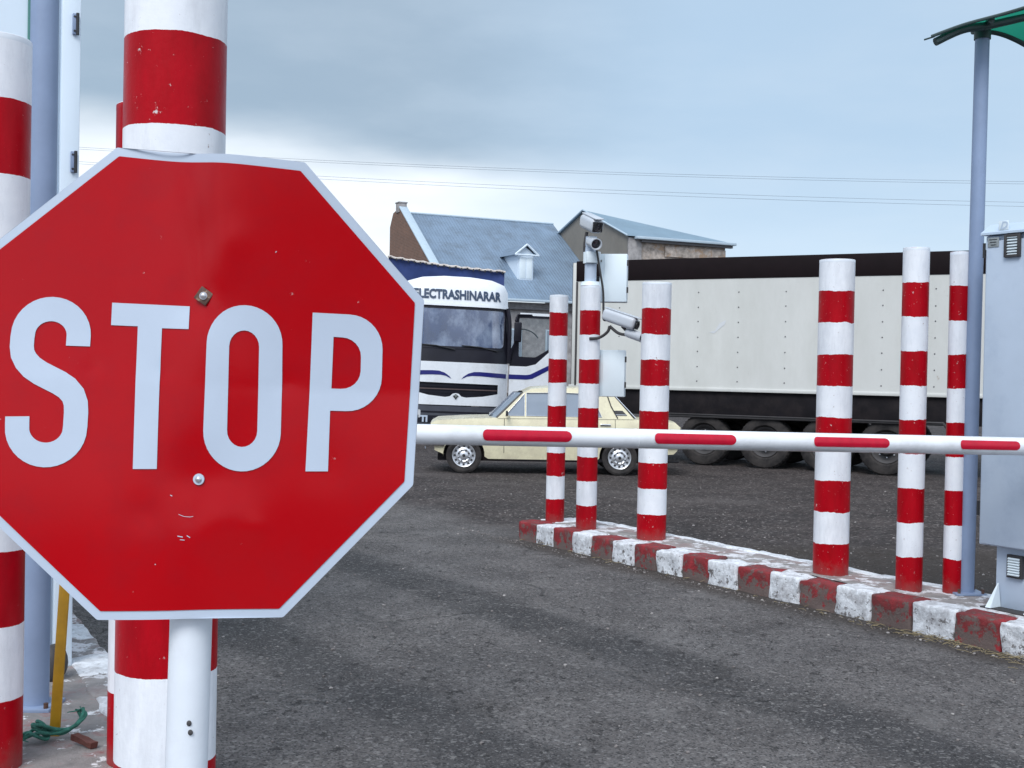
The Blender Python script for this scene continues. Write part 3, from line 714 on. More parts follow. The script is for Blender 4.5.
pO += [(0.2300 + 0.0522 * math.cos(R(a)), 0.0215 + 0.0530 * math.sin(R(a))) for a in range(0, -81, -10)] + [(0.2300, -0.0315), (0.2048, -0.0317), (0.2051, -0.1250), (0.1708, -0.1263)]
pI = [(0.2065, 0.0816), (0.2200, 0.0812)] + [(0.2200 + 0.0293 * math.cos(R(a)), 0.0525 + 0.0287 * math.sin(R(a))) for a in range(75, -1, -15)] + [(0.2200 + 0.0295 * math.cos(R(a)), 0.0310 + 0.0287 * math.sin(R(a))) for a in range(0, -76, -15)] + [(0.2200, 0.0023), (0.2054, 0.0023)]
letter(pO, [pI])
# bolts: the upper one on a rusty square plate
def bolt(u, v, plate):
    y = sdisp(u, v) - 0.003
    mb = MB()
    if plate:
        mb.box((0, 0, 0), (0.022, 0.004, 0.022), 'rust_plate', 0.001, T=Matrix.Translation((u, y - 0.002, v)) @ Matrix.Rotation(R(33), 4, 'Y'))
        y -= 0.004
    mb.cyl((u, y, v), (u, y - 0.0015, v), 0.0088 if not plate else 0.006, 0.0085 if not plate else 0.006, 'sign_white' if not plate else 'bolt', 24)
    mb.lathe([(0.0048, 0), (0.0046, -0.002), (0.0030, -0.0036), (0.0005, -0.0042)], 'bolt', axis='Y', c=(u, y - 0.0015, v), seg=20)
    mb.build('bolt', sg)
bolt(0.0045, 0.137, True); bolt(0.0076, -0.1445, False)
mb = MB(); mb.cyl((0.006, 0.056, -1.55), (-0.015, 0.056, 0.19), 0.0325, 0.0325, 'post_white', 40)
for dz in (0, 0.014): 
    b = bmesh.new(); bmesh.ops.create_uvsphere(b, u_segments=12, v_segments=8, radius=0.0045)
    mb.join(b, 'guard', Matrix.Translation((0.004 + dz * 0.2, 0.0245, -0.522 - dz)) @ Matrix.Diagonal((0.9, 0.4, 1.0, 1)))
mb.build('post', sg)
for v in (0.137, -0.1445):
    mb = MB(); mb.lathe([(0.0335, -0.012), (0.0355, -0.012), (0.0355, 0.012), (0.0335, 0.012)], 'galv', c=(-0.012, 0.056, v), seg=32); mb.build('clamp', sg)

# ------------------------------------------------------------------ barrier
BA = Vector((-1.25, 5.193, 1.411)); BB = Vector((3.62, 7.756, 1.262)); BD = (BB - BA); BL = BD.length; BD.normalize()
bar = thing('boom_barrier', 'long white barrier boom with red reflector strips, lowered across the lane', 'barrier', BA, (0, -math.asin(BD.z), math.atan2(BD.y, BD.x)))
def br_(s): return 0.0455 + 0.0125 * s / BL
mb = MB(); mb.lathe([(0.002, 0), (br_(0) * 0.9, 0.0), (br_(0), 0.01)] + [(br_(k * BL / 12), max(0.02, k * BL / 12)) for k in range(13)], 'boom', seg=48, T=Matrix.Rotation(R(90), 4, 'Y'))
mb.build('boom', bar, ang=50)
mb = MB(); sj = 2.136
mb.lathe([(br_(sj), sj - 0.004), (br_(sj) + 0.0012, sj - 0.003), (br_(sj) + 0.0012, sj + 0.003), (br_(sj), sj + 0.004)], 'boom', seg=48, T=Matrix.Rotation(R(90), 4, 'Y')); mb.build('joint_ring', bar)
for s0, s1 in ((1.235, 1.728), (2.224, 2.750), (3.293, 3.862), (4.44, 4.96)):
    if s0 < 0 or s1 > 5.1: continue
    mb = MB(); h = 0.029
    pl = [(s0 + h, -h), (s1 - h, -h)] + arc(s1 - h, 0, h, -80, 80, 10) + [(s1 - h, h), (s0 + h, h)] + arc(s0 + h, 0, h, 100, 260, 10)
    def wrap(u, v, tilt=0.12): 
        r = br_(u) + 0.0022; a = v / r + tilt
        return (u, -r * math.cos(a), r * math.sin(a))
    mb.sheet(pl, 'refl', steps=(None, 0.006), fn=wrap); mb.build('reflector_strip', bar, ang=50)
mb = MB(); mb.cyl((BL - 0.12, -0.075, 0), (BL - 0.12, 0.16, 0), 0.09, 0.09, 'dark', 32); mb.box((BL - 0.10, 0, 0), (0.34, 0.125, 0.16), 'cab_light', 0.01); mb.build('pivot_clamp', bar)

# ------------------------------------------------------------------ control cabinet beside the pole
ca = thing('control_cabinet', 'tall blue grey control cabinet with louvred vents on a narrower plinth', 'cabinet', (3.215, 8.20, 0.14), (0, 0, math.atan2(IU.y, IU.x)))
W_, D_ = 0.95, 0.55      # x along the face (towards camera), y = behind
mb = MB(); mb.box((W_ / 2, D_ / 2, 1.475), (W_, D_, 2.10), 'cab_grey', 0.008); mb.build('body', ca)
mb = MB(); mb.box((W_ / 2 + 0.005, -0.012, 1.462), (W_ - 0.035, 0.022, 2.055), 'cab_grey', 0.006); mb.build('door', ca)
mb = MB()
mb.poly([(-0.015, -0.04, 2.53), (W_ + 0.03, -0.04, 2.53), (W_ + 0.03, D_ + 0.03, 2.53), (-0.03, D_ + 0.03, 2.53), (-0.015, -0.04, 2.545), (W_ + 0.03, -0.04, 2.545), (W_ + 0.03, D_ + 0.03, 2.545), (-0.03, D_ + 0.03, 2.545),
         (0.01, 0.03, 2.605), (W_ - 0.02, 0.03, 2.605), (W_ - 0.02, D_ - 0.04, 2.605), (0.01, D_ - 0.04, 2.605)],
        [(0, 1, 2, 3), (0, 1, 5, 4), (1, 2, 6, 5), (2, 3, 7, 6), (3, 0, 4, 7), (4, 5, 9, 8), (5, 6, 10, 9), (6, 7, 11, 10), (7, 4, 8, 11), (8, 9, 10, 11)], 'cab_light')
hood = mb.build('hood', ca)
mb = MB(); mb.box((0.155, -0.020, 2.585), (0.075, 0.004, 0.062), 'white_steel', 0.001, T=Matrix.Translation((0, -0.012, 0)))
tb = text_mesh('D', 0.07, 0.002, 0.3); mb.join(tb, 'cab_light', Matrix.Translation((0.155, -0.036, 2.583)) @ Matrix.Rotation(R(90), 4, 'X')); mb.build('emblem', ca)
def vent(px, pz, w, h, n=7):
    f = MB(); 
    for (cx, cz, dx, dz) in ((px, pz + h / 2, w, 0.018), (px, pz - h / 2, w, 0.018), (px - w / 2, pz, 0.018, h + 0.018), (px + w / 2, pz, 0.018, h + 0.018)):
        f.box((cx, -0.034, cz), (dx, 0.022 if dx > dz else 0.0225, dz), 'guard', 0.002)
    f.box((px, -0.026, pz), (w, 0.004, h), 'dark')
    v_ = f.build('vent', ca)
    s_ = MB()
    for k in range(n): s_.box((0, 0, 0), (w - 0.026, 0.016, 0.007), 'white_steel', T=Matrix.Translation((px, -0.036, pz - h / 2 + h * (k + 0.5) / n)) @ Matrix.Rotation(R(35), 4, 'X'))
    s_.build('grille', v_)
vent(0.225, 2.445, 0.10, 0.135); 
mb = MB(); mb.box((0.075, -0.026, 2.478), (0.085, 0.003, 0.065), 'dirty_label', 0.001)
for k in range(3): mb.box((0.075, -0.0285, 2.497 - k * 0.018), (0.06 - 0.012 * k, 0.002, 0.005), 'dark')
mb.build('rating_plate', ca)
mb = MB(); mb.box((0.09 + (W_ - 0.18) / 2, D_ / 2 + 0.02, 0.212), (W_ - 0.18, D_ - 0.10, 0.425), 'cab_grey', 0.006); mb.build('plinth', ca)
f = MB(); f.box((0.245, 0.056, 0.30), (0.115, 0.03, 0.155), 'guard', 0.003); f.box((0.245, 0.039, 0.30), (0.085, 0.004, 0.125), 'dark'); vv = f.build('vent', ca)
s_ = MB()
for k in range(7): s_.box((0, 0, 0), (0.085, 0.016, 0.008), 'white_steel', T=Matrix.Translation((0.245, 0.034, 0.247 + k * 0.0175)) @ Matrix.Rotation(R(35), 4, 'X'))
s_.build('grille', vv)
for px in (0.115, 0.40):
    mb = MB(); mb.poly([(px - 0.02, -0.05, 0.012), (px + 0.02, -0.05, 0.012), (px + 0.02, 0.066, 0.012), (px - 0.02, 0.066, 0.012), (px - 0.004, 0.060, 0.17), (px + 0.004, 0.060, 0.17)],
                       [(0, 1, 2, 3), (0, 1, 5, 4), (1, 2, 5), (2, 3, 4, 5), (3, 0, 4)], 'white_steel'); mb.build('gusset', ca)
mb = MB(); mb.box((W_ / 2, D_ / 2 - 0.0, 0.004), (W_ - 0.08, D_ + 0.06, 0.012), 'guard', 0.003); mb.build('base_plate', ca)
for k, z in enumerate((0.62, 2.38)):
    mb = MB(); mb.cyl((-0.012, 0.0, z), (-0.012, 0.0, z + 0.10), 0.010, 0.010, 'dark', 12); mb.build('hinge', ca)

# ------------------------------------------------------------------ canopy on its pole
cn = thing('canopy', 'arched green polycarbonate canopy on a slim blue grey pole', 'canopy', (3.315, 8.66, 0.14))
mb = MB(); mb.cyl((0, 0, -0.02), (0.0, -0.05, 4.04), 0.052, 0.050, 'bluegrey', 32); mb.build('pole', cn)
mb = MB(); mb.box((0, 0, 0.008), (0.22, 0.22, 0.014), 'bluegrey', 0.002)
for sx in (-0.085, 0.085):
    for sy in (-0.085, 0.085): mb.cyl((sx, sy, 0.01), (sx, sy, 0.045), 0.011, 0.011, 'rust_plate', 8)
mb.build('base_plate', cn)
def L2(pts): return smooth_path([Vector(p) - Vector((3.315, 8.66, 0.14)) for p in pts], 8)
ribA = L2([(2.845, 8.30, 4.035), (3.06, 8.28, 4.115), (3.34, 8.27, 4.195), (3.70, 8.25, 4.305), (4.15, 8.24, 4.42), (4.7, 8.22, 4.46)])
ribB = L2([(3.26, 8.66, 4.19), (3.44, 8.70, 4.20), (3.62, 8.76, 4.165), (3.80, 8.8, 4.085), (3.98, 8.84, 3.98), (4.2, 8.88, 3.82)])
ribC = L2([(2.885, 8.34, 4.02), (3.08, 8.36, 4.115), (3.30, 8.40, 4.165), (3.70, 8.42, 4.27), (4.15, 8.46, 4.38), (4.7, 8.48, 4.42)])
mb = MB(); mb.tube(ribC, 0.028, 'canopy_frame', 10); mb.build('rib', cn)
mb = MB(); mb.tube(ribB, 0.022, 'canopy_frame', 10); mb.build('rib', cn)
mb = MB(); mb.cyl((-0.06, -0.36, 4.03), (0.0, -0.02, 4.05), 0.024, 0.024, 'canopy_frame', 10); mb.cyl((0.0, -0.05, 3.98), (0.0, -0.05, 4.10), 0.058, 0.058, 'canopy_frame', 24); mb.build('bracket', cn)
n_ = len(ribA); vs = []; fs = []
for i in range(n_):
    a = ribA[i]; b = ribB[min(i, len(ribB) - 1)]
    for k in range(9):
        t = k / 8; p = a.lerp(b, t); p.z += 0.05 * math.sin(PI * t) ; vs.append(p)
for i in range(n_ - 1):
    for k in range(8): q = i * 9 + k; fs.append((q, q + 1, q + 10, q + 9))
mb = MB(); mb.poly(vs, fs, 'polycarb'); mb.build('sheet_panel', cn, ang=60)
mb = MB(); mb.tube([p + Vector((0, 0, 0.012)) for p in ribA], 0.012, 'canopy_frame', 8); mb.tube([ribA[0] + Vector((-0.05, 0, -0.012)), ribA[0] + Vector((0.02, 0, 0.012))], 0.006, 'canopy_frame', 6); mb.build('edge_trim', cn)

# pole on the booth side
pp = thing('canopy_pole', 'blue grey round steel pole before the white booth', 'pole', (-2.118, 5.38, 0.14))
mb = MB(); mb.cyl((0, 0, 0), (0, 0, 4.6), 0.060, 0.060, 'bluegrey', 40); mb.build('shaft', pp)
mb = MB(); mb.box((0, 0, 0.008), (0.20, 0.20, 0.018), 'bluegrey', 0.003)
for sx in (-0.08, 0.08):
    for sy in (-0.08, 0.08): mb.cyl((sx, sy, 0.01), (sx, sy, 0.04), 0.011, 0.011, 'rust_plate', 8)
mb.build('base_plate', pp)

# ------------------------------------------------------------------ booth
bo = thing('guard_booth', 'pale blue white booth wall with a hinged door edge', 'booth', (-2.245, 6.15, 0.14), (0, 0, R(31)))
mb = MB(); mb.box((-1.25, 1.2, 2.05), (2.5 - 0.09, 2.4, 4.1), 'boothw', 0.01); mb.build('wall', bo)
mb = MB(); mb.box((-0.045, 0.0, 2.05), (0.09, 0.10, 4.1), 'boothw', 0.006); mb.build('corner_trim', bo)
mb = MB(); mb.box((-0.60, -0.012, 2.0), (0.98, 0.03, 3.9), 'boothw', 0.006)
dr = mb.build('door', bo)
mb = MB(); mb.box((-0.72, -0.032, 2.9), (0.52, 0.012, 1.5), 'carglass', 0.002); mb.build('pane', dr)
mb = MB(); mb.box((-0.244, -0.030, 2.0), (0.014, 0.012, 3.9), 'booth_trim', 0.002); mb.build('door_seal', bo)
for z in (1.0, 2.565, 3.26):
    mb = MB(); mb.box((-0.030, -0.058, z), (0.026, 0.016, 0.105), 'bluegrey', 0.002); mb.cyl((-0.020, -0.066, z - 0.055), (-0.020, -0.066, z + 0.055), 0.008, 0.008, 'dark', 12)
    for q in (-0.036, 0.036): mb.cyl((-0.034, -0.066, z + q), (-0.034, -0.070, z + q), 0.006, 0.005, 'dark', 8)
    mb.build('hinge', bo)
mb = MB(); mb.box((-1.25, 1.25, 4.16), (2.5, 2.5, 0.12), 'bluegrey', 0.01); mb.build('roof', bo)
st = MB(); b = bmesh.new(); bmesh.ops.create_icosphere(b, subdivisions=3, radius=0.09)
for v in b.verts: v.co += mnoise.noise_vector(v.co * 9) * 0.02
st.join(b, 'guard', Matrix.Diagonal((0.6, 1, 1.1, 1)))
tag(st.build('stone', loc=(-2.215, 5.85, 0.22)), 'dark rounded stone lying at the foot of the booth', 'stone')

# yellow bar, rope and brick
A_ = Vector((-1.87, 4.96, 0.135)); B_ = Vector((-1.865, 5.08, 1.05))
mb = MB(); d = B_ - A_; mb.box((0, 0, d.length / 2), (0.043, 0.012, d.length), 'yellow', 0.002, T=Matrix.Translation(A_) @ Vector((0, 0, 1)).rotation_difference(d.normalized()).to_matrix().to_4x4())
tag(mb.build('yellow_bar'), 'thin yellow steel bar leaning up behind the stop sign', 'bar')
rp0 = [(-1.99, 4.80, 0.165), (-1.95, 4.83, 0.19), (-1.90, 4.80, 0.20), (-1.865, 4.84, 0.17), (-1.90, 4.90, 0.18), (-1.95, 4.88, 0.22), (-1.90, 4.82, 0.235), (-1.85, 4.86, 0.19), (-1.80, 4.90, 0.18), (-1.76, 4.95, 0.20), (-1.74, 4.99, 0.235), (-1.76, 5.02, 0.26)]
rp = [((x + 1.87) * 0.8 - 1.865, (y - 4.86) * 0.8 + 4.88, (z - 0.15) * 0.75 + 0.155) for x, y, z in rp0]
mb = MB()
for k in range(3):
    off = [Vector((0.011 * math.cos(i * 0.9 + k * 2.1), 0.011 * math.sin(i * 0.9 + k * 2.1), 0.010 * math.sin(i * 1.1 + k * 2.1))) for i in range(len(rp))]
    mb.tube(smooth_path([Vector(p) + o for p, o in zip(rp, off)], 8), 0.0075, 'rope', 8)
for k in range(10):
    p = Vector(rp[0]) if k % 2 else Vector(rp[-1]); mb.tube([p, p + Vector((random.gauss(0, 0.02), random.gauss(0, 0.02), random.uniform(-0.02, 0.03)))], [0.004, 0.002], 'rope', 5)
tag(mb.build('rope', ang=60), 'knotted teal rope tied round the foot of the yellow bar', 'rope')
mb = MB(); b = bmesh.new(); bmesh.ops.create_cube(b, size=1); bmesh.ops.scale(b, vec=(0.12, 0.032, 0.022), verts=b.verts); bmesh.ops.subdivide_edges(b, edges=b.edges[:], cuts=3, use_grid_fill=True)
for v in b.verts: v.co += mnoise.noise_vector(v.co * 22) * 0.008
mb.join(b, 'brick_bit'); tag(mb.build('brick_piece', loc=(-1.70, 4.83, 0.165), rot=(0, 0.18, -0.5)), 'splinter of red brown brick beside the teal rope', 'brick')

# ------------------------------------------------------------------ camera mast, cameras, boxes
MX, MY = 0.75, 11.79
mm = thing('camera_mast', 'short grey pipe mast rising from a striped post', 'mast', (MX, MY, 2.55))
mb = MB(); mb.cyl((0, 0, -0.01), (0, 0, 0.46), 0.058, 0.058, 'cab_grey', 28); mb.build('pipe', mm)
mb = MB(); mb.cyl((0, 0, 0.20), (0, 0, 0.31), 0.075, 0.075, 'white_steel', 28); mb.box((0.02, -0.06, 0.255), (0.14, 0.06, 0.11), 'white_steel', 0.006); mb.build('clamp_band', mm)
mb = MB(); mb.cyl((0, 0, -0.02), (0, 0, 0.02), 0.10, 0.085, 'white_steel', 28); mb.build('collar', mm)
def bullet_camera(label, loc, yaw, pitch, length, lamp_off, arm, size=1.0):
    """housing axis is local -Y (the way the lens looks)"""
    t = thing('surveillance_camera', label, 'camera', loc, (0, 0, R(yaw)), 'surveillance cameras on the mast post')
    t.scale = (size, size, size)
    Tp = Matrix.Rotation(R(pitch), 4, 'X')
    w, h = 0.105, 0.11
    mb = MB(); mb.box((0, 0, 0), (w, length, h), 'camw', 0.036, T=Tp, seg=5); mb.build('housing', t)
    mb = MB(); mb.box((0, -0.02, h / 2 + 0.004), (w - 0.035, length + 0.03, 0.010), 'camw', 0.004, T=Tp)
    mb.build('sun_shield', t)
    mb = MB(); mb.box((0, -length / 2 - 0.002, -0.004), (w * 0.74, 0.012, h * 0.70), 'lens', 0.004, T=Tp)
    mb.lathe([(0.034, -0.006), (0.034, -0.014), (0.028, -0.014), (0.024, -0.008), (0.002, -0.007)], 'dark', axis='Y', c=(0, -length / 2, -0.004), seg=28, T=Tp)
    mb.build('lens', t)
    lx, ly, lz = lamp_off
    Tl = Matrix.Translation((lx, ly, lz)) @ Tp
    mb = MB(); mb.lathe([(0.002, 0.085), (0.034, 0.08), (0.040, 0.06), (0.042, -0.06), (0.044, -0.075), (0.038, -0.075), (0.034, -0.055)], 'camw', axis='Y', seg=28, T=Tl); li = mb.build('infrared_lamp', t)
    mb = MB(); mb.lathe([(0.037, -0.058), (0.020, -0.056), (0.001, -0.056)], 'lens', axis='Y', seg=28, T=Tl); mb.build('lamp_glass', li)
    mb = MB()
    for a in arm: mb.tube(smooth_path(a, 5), 0.013, 'guard', 8)
    mb.build('bracket', t)
    return t
bullet_camera('upper surveillance camera on top of the mast, facing the lane', (0.745, 11.74, 3.135), 15, 15, 0.30, (-0.005, -0.07, -0.15),
              [[(-0.02, 0.04, -0.06), (-0.03, 0.05, -0.14), (-0.03, 0.055, -0.22)], [(0.035, -0.06, -0.13), (0.01, 0.0, -0.16), (-0.03, 0.05, -0.17)]], 1.30)
bullet_camera('lower surveillance camera reaching out sideways beneath the upper junction box', (1.03, 11.57, 2.20), 58, 17, 0.33, (0.02, -0.13, -0.135),
              [[(0, 0.10, -0.06), (0.0, 0.12, -0.11), (0, 0.20, -0.16), (-0.05, 0.27, -0.17)], [(0, -0.02, -0.06), (0.01, -0.06, -0.10), (0.02, -0.10, -0.12)], [(0, 0.10, -0.06), (0.01, 0.02, -0.12), (0.02, -0.06, -0.135)]], 1.12)
mb = MB(); mb.tube(smooth_path([(0.775, 11.72, 2.98), (0.80, 11.68, 2.86), (0.83, 11.66, 2.68), (0.865, 11.65, 2.48), (0.872, 11.64, 2.30), (0.875, 11.62, 2.20), (0.90, 11.62, 2.19)], 6), 0.011, 'cable', 8)
tag(mb.build('camera_cable', ang=60), 'black cable running down from the upper camera to the lower one', 'cable')
def junction_box(label, x, y, z, w, h):
    t = thing('junction_box', label, 'box', (x, y, z), (0, 0, R(-9)), 'white junction boxes beside the mast post')
    mb = MB(); mb.box((0, 0.07, h / 2), (w, 0.14, h), 'white_steel', 0.006); mb.build('body', t)
    mb = MB(); mb.box((0.022, -0.010, h / 2), (w - 0.05, 0.020, h - 0.008), 'white_steel', 0.004); mb.build('door', t)
    for q in (0.12, h - 0.09):
        mb = MB(); mb.cyl((w / 2 + 0.004, -0.008, q - 0.028), (w / 2 + 0.004, -0.008, q + 0.028), 0.011, 0.011, 'guard', 10); mb.build('hinge', t)
    mb = MB(); mb.box((-w / 2 + 0.012, -0.006, h * 0.85), (0.012, 0.014, 0.022), 'dark', 0.002); mb.build('lock', t)
    mb = MB(); mb.box((-w / 2 - 0.05, 0.12, h / 2), (0.16, 0.03, 0.05), 'guard', 0.004); mb.build('bracket', t)
junction_box('upper white junction box, beside the camera mast above the trailer panel', 0.975, 11.80, 2.375, 0.27, 0.475)
junction_box('lower white junction box, just above the car rear window', 0.975, 11.80, 1.445, 0.265, 0.46)

# ------------------------------------------------------------------ beige saloon car (front towards -x)
def sedan():
    t = thing('parked_car', 'beige old boxy saloon car parked side on behind the boom', 'car', (-1.33, 19.33, 0), (0, 0, R(2.0)))
    # local: x from nose 0 to tail 4.10, near side y=0 (towards camera, -y), width 1.58
    W = 1.58
    def yside(z):       # body side bulges at the belt line
        if z < 0.62: return 0.045 * ((0.62 - z) / 0.42) ** 1.6
        return 0.030 * ((z - 0.62) / 0.24) ** 2
    FW, RW, ra = 0.575, 3.105, 0.335
    sill = 0.27
    low = [(0.10, 0.40), (0.10, sill + 0.10), (FW - ra, sill + 0.04)] + arc(FW, 0.30, ra, 185, -4, 16) + [(FW + ra + 0.06, sill - 0.03), (RW - ra - 0.04, sill - 0.03)] + arc(RW, 0.30, ra, 184, -5, 16) + [(RW + ra, sill + 0.05), (3.98, 0.36), (4.04, 0.42)]
    top = [(4.085, 0.80), (4.00, 0.875), (3.45, 0.905), (3.30, 0.915), (1.20, 0.905), (1.05, 0.900), (0.60, 0.885), (0.12, 0.850), (0.03, 0.80)]
    side = low + top
    for s in (0, 1):
        mb = MB(); fn = (lambda u, v: (u, yside(v), v)) if s == 0 else (lambda u, v: (u, W - yside(v), v))
        mb.sheet(side, 'car', steps=(0.5, 0.06), fn=fn); 
        if s == 0: mb.build('body_side', t, ang=30)
        else: mb.build('body_side', t, ang=30)
    def strip(xs, m, crown=0.02, y0=0.03):
        mb = MB(); vs = []; fs = []; k = 9
        for x, z in xs:
            ys = yside(z)
            for i in range(k):
                q = i / (k - 1); vs.append((x, ys + (W - 2 * ys) * q, z + crown * (1 - (2 * q - 1) ** 4)))
        for i in range(len(xs) - 1):
            for j in range(k - 1): a = i * k + j; fs.append((a, a + 1, a + k + 1, a + k))
        mb.poly(vs, fs, m); return mb
    strip([(0.03, 0.80), (0.12, 0.850), (0.60, 0.885), (1.05, 0.900), (1.20, 0.905)], 'car').build('bonnet', t)
    strip([(3.30, 0.915), (3.45, 0.905), (4.00, 0.875), (4.085, 0.80)], 'car').build('boot_lid', t)
    strip([(4.085, 0.80), (4.06, 0.60), (4.04, 0.42), (3.98, 0.36)], 'car', 0).build('tail_panel', t)
    f = strip([(0.03, 0.80), (0.06, 0.60), (0.10, 0.40), (0.10, 0.37)], 'dark', 0).build('grille', t)
    mb = MB(); mb.box((2.0, W / 2, 0.25), (3.7, 1.3, 0.10), 'frame'); mb.build('floor_pan', t)
    for x in (FW, RW):
        for y in (0.21, W - 0.21): mb = MB(); mb.box((x, y, 0.50), (0.72, 0.05, 0.42), 'frame'); mb.build('wheel_well', t)
    # greenhouse
    def ysg(z): return 0.030 + (z - 0.90) * 0.30
    G0 = [(1.10, 0.898), (1.52, 1.315), (1.66, 1.385), (1.95, 1.408), (2.72, 1.395), (2.94, 1.360), (3.33, 0.917), (2.2, 0.910)]
    vent_ = [(1.235, 0.945), (1.545, 0.945), (1.545, 1.305)]
    fd = [(1.575, 0.945), (2.14, 0.945), (2.14, 1.325), (1.575, 1.315)]
    rd = [(2.215, 0.945), (2.80, 0.945), (2.70, 1.180), (2.625, 1.315), (2.215, 1.325)]
    for s in (0, 1):
        fn = (lambda u, v: (u, ysg(v), v)) if s == 0 else (lambda u, v: (u, W - ysg(v), v))
        mb = MB(); mb.sheet(G0, 'car', holes=(vent_, fd, rd), steps=(None, 0.1), fn=fn); mb.build('window_frame', t, ang=30)
        fg = (lambda u, v: (u, ysg(v) + 0.012, v)) if s == 0 else (lambda u, v: (u, W - ysg(v) - 0.012, v))
        for q in (vent_, fd, rd):
            mb = MB(); mb.sheet(q, 'carglass', fn=fg); mb.build('side_window', t)
        if s == 0:
            mb = MB()
            for q in (vent_, fd, rd):
                pts = [Vector((u, ysg(v) - 0.004, v)) for u, v in q]; pts.append(pts[0])
                for a, b in zip(pts, pts[1:]): mb.tube([a, b], 0.005, 'chrome' , 6)
            mb.build('window_trim', t)
    def cross(pts, m, inset_=0.0, crown=0.0, k=9):
        mb = MB(); vs = []; fs = []
        for x, z in pts:
            ys = ysg(z) + inset_
            for i in range(k):
                q = i / (k - 1); vs.append((x - (0.15 if x < 2 else 0.06) * (1 - (2 * q - 1) ** 2) ** 0.7 * (1 if x < 2 else -1) * (0 if m == 'car' else 1), ys + (W - 2 * ys) * q, z + crown * (1 - (2 * q - 1) ** 4)))
        for i in range(len(pts) - 1):
            for j in range(k - 1): a = i * k + j; fs.append((a, a + 1, a + k + 1, a + k))
        mb.poly(vs, fs, m); return mb
    cross([(1.52, 1.315), (1.66, 1.385), (1.95, 1.408), (2.72, 1.395), (2.94, 1.360)], 'car', crown=0.025).build('roof', t)
    cross([(1.10, 0.905), (1.52, 1.318)], 'carglass', 0.05).build('windscreen', t)
    cross([(2.94, 1.358), (3.33, 0.925)], 'carglass', 0.06).build('rear_window', t)
    for (xa, za), (xb, zb) in (((1.10, 0.905), (1.52, 1.318)), ((2.94, 1.358), (3.33, 0.922))):
        for s in (0, 1):
            ya, yb = ysg(za) + 0.05, ysg(zb) + 0.05
            if s: ya, yb = W - ya, W - yb
            mb = MB(); mb.tube([(xa, ya, za), (xb, yb, zb)], 0.024, 'dark', 8); mb.build('window_seal', t)
    mb = MB(); mb.tube([(2.97, ysg(1.34) + 0.005, 1.34), (3.355, 0.035, 0.93)], 0.012, 'chrome', 6); mb.tube([(2.88, ysg(1.34) - 0.006, 1.34), (2.955, ysg(1.12) - 0.006, 1.12), (3.06, ysg(0.93) - 0.006, 0.93)], 0.010, 'dark', 6); mb.build('pillar_trim', t)
    mb = MB(); mb.sheet([(3.02, 0.985), (3.21, 0.985), (3.14, 1.055), (2.99, 1.055)], 'dark', fn=lambda u, v: (u, ysg(v) - 0.006, v)); 
    mb.tube([(3.02, ysg(0.985) - 0.008, 0.985), (3.21, ysg(0.985) - 0.008, 0.985)], 0.008, 'chrome', 6); mb.build('vent', t)
    # mouldings, seams, handles, mirror
    mb = MB(); mb.tube([(0.16, yside(0.60) - 0.004, 0.60), (FW - 0.2, yside(0.60) - 0.005, 0.625), (3.9, yside(0.62) - 0.005, 0.625)], 0.011, 'chrome', 6); mb.build('side_moulding', t)
    for x, z0_, z1_ in ((1.22, 0.34, 0.90), (2.178, 0.25, 0.92), (3.02, 0.62, 0.92)):
        mb = MB(); mb.tube([(x, yside(z) - 0.0015, z) for z in [z0_ + (z1_ - z0_) * k / 6 for k in range(7)]], 0.0045, 'dark', 5); mb.build('door_seam', t)
    for x in (2.03, 2.86):
        mb = MB(); mb.box((x, yside(0.83) - 0.018, 0.822), (0.17, 0.028, 0.030), 'chrome', 0.008); mb.build('door_handle', t)
    mb = MB(); mb.tube([(1.30, 0.02, 0.93), (1.27, -0.05, 0.96)], 0.012, 'chrome', 6); mb.box((1.255, -0.08, 0.985), (0.035, 0.13, 0.085), 'dark', 0.012); mb.build('side_mirror', t)
    mb = MB(); mb.box((2.05, yside(0.25) + 0.012, 0.235), (1.75, 0.02, 0.05), 'frame', 0.004); mb.build('sill', t)
    # front and rear
    mb = MB(); mb.box((-0.015, W / 2, 0.475), (0.085, W + 0.02, 0.105), 'chrome', 0.025); mb.tube([(0.0, -0.008, 0.475), (0.26, -0.006, 0.475)], 0.04, 'chrome', 10); mb.build('bumper', t)
    mb = MB(); mb.box((4.12, W / 2, 0.50), (0.085, W + 0.02, 0.105), 'chrome', 0.025); mb.tube([(4.12, -0.008, 0.50), (3.88, -0.006, 0.50)], 0.04, 'chrome', 10); mb.build('bumper', t)
    for y in (0.20, 0.42, W - 0.42, W - 0.20):
        mb = MB(); mb.lathe([(0.002, -0.02), (0.07, -0.012), (0.085, 0.0), (0.085, 0.03)], 'lamp', c=(0, 0, 0), seg=24, T=Matrix.Translation((0.03, y, 0.645)) @ Matrix.Rotation(R(90), 4, 'Y')); mb.build('headlight', t)
    for y in (0.25, W - 0.25):
        mb = MB(); mb.box((4.072, y, 0.66), (0.05, 0.34, 0.15), 'refl', 0.012); mb.build('tail_light', t)
    mb = MB(); mb.box((0.14, yside(0.70) - 0.004, 0.70), (0.07, 0.012, 0.04), 'amber', 0.006); mb.build('indicator', t)
    mb = MB(); mb.tube([(0.98, 0.3, 0.925), (1.14, 0.55, 0.985)], 0.007, 'dark', 6); mb.build('wiper', t); mb = MB(); mb.tube([(0.98, 0.85, 0.925), (1.14, 1.1, 0.985)], 0.007, 'dark', 6); mb.build('wiper', t)
    # seats and wheel seen through the glass
    mb = MB()
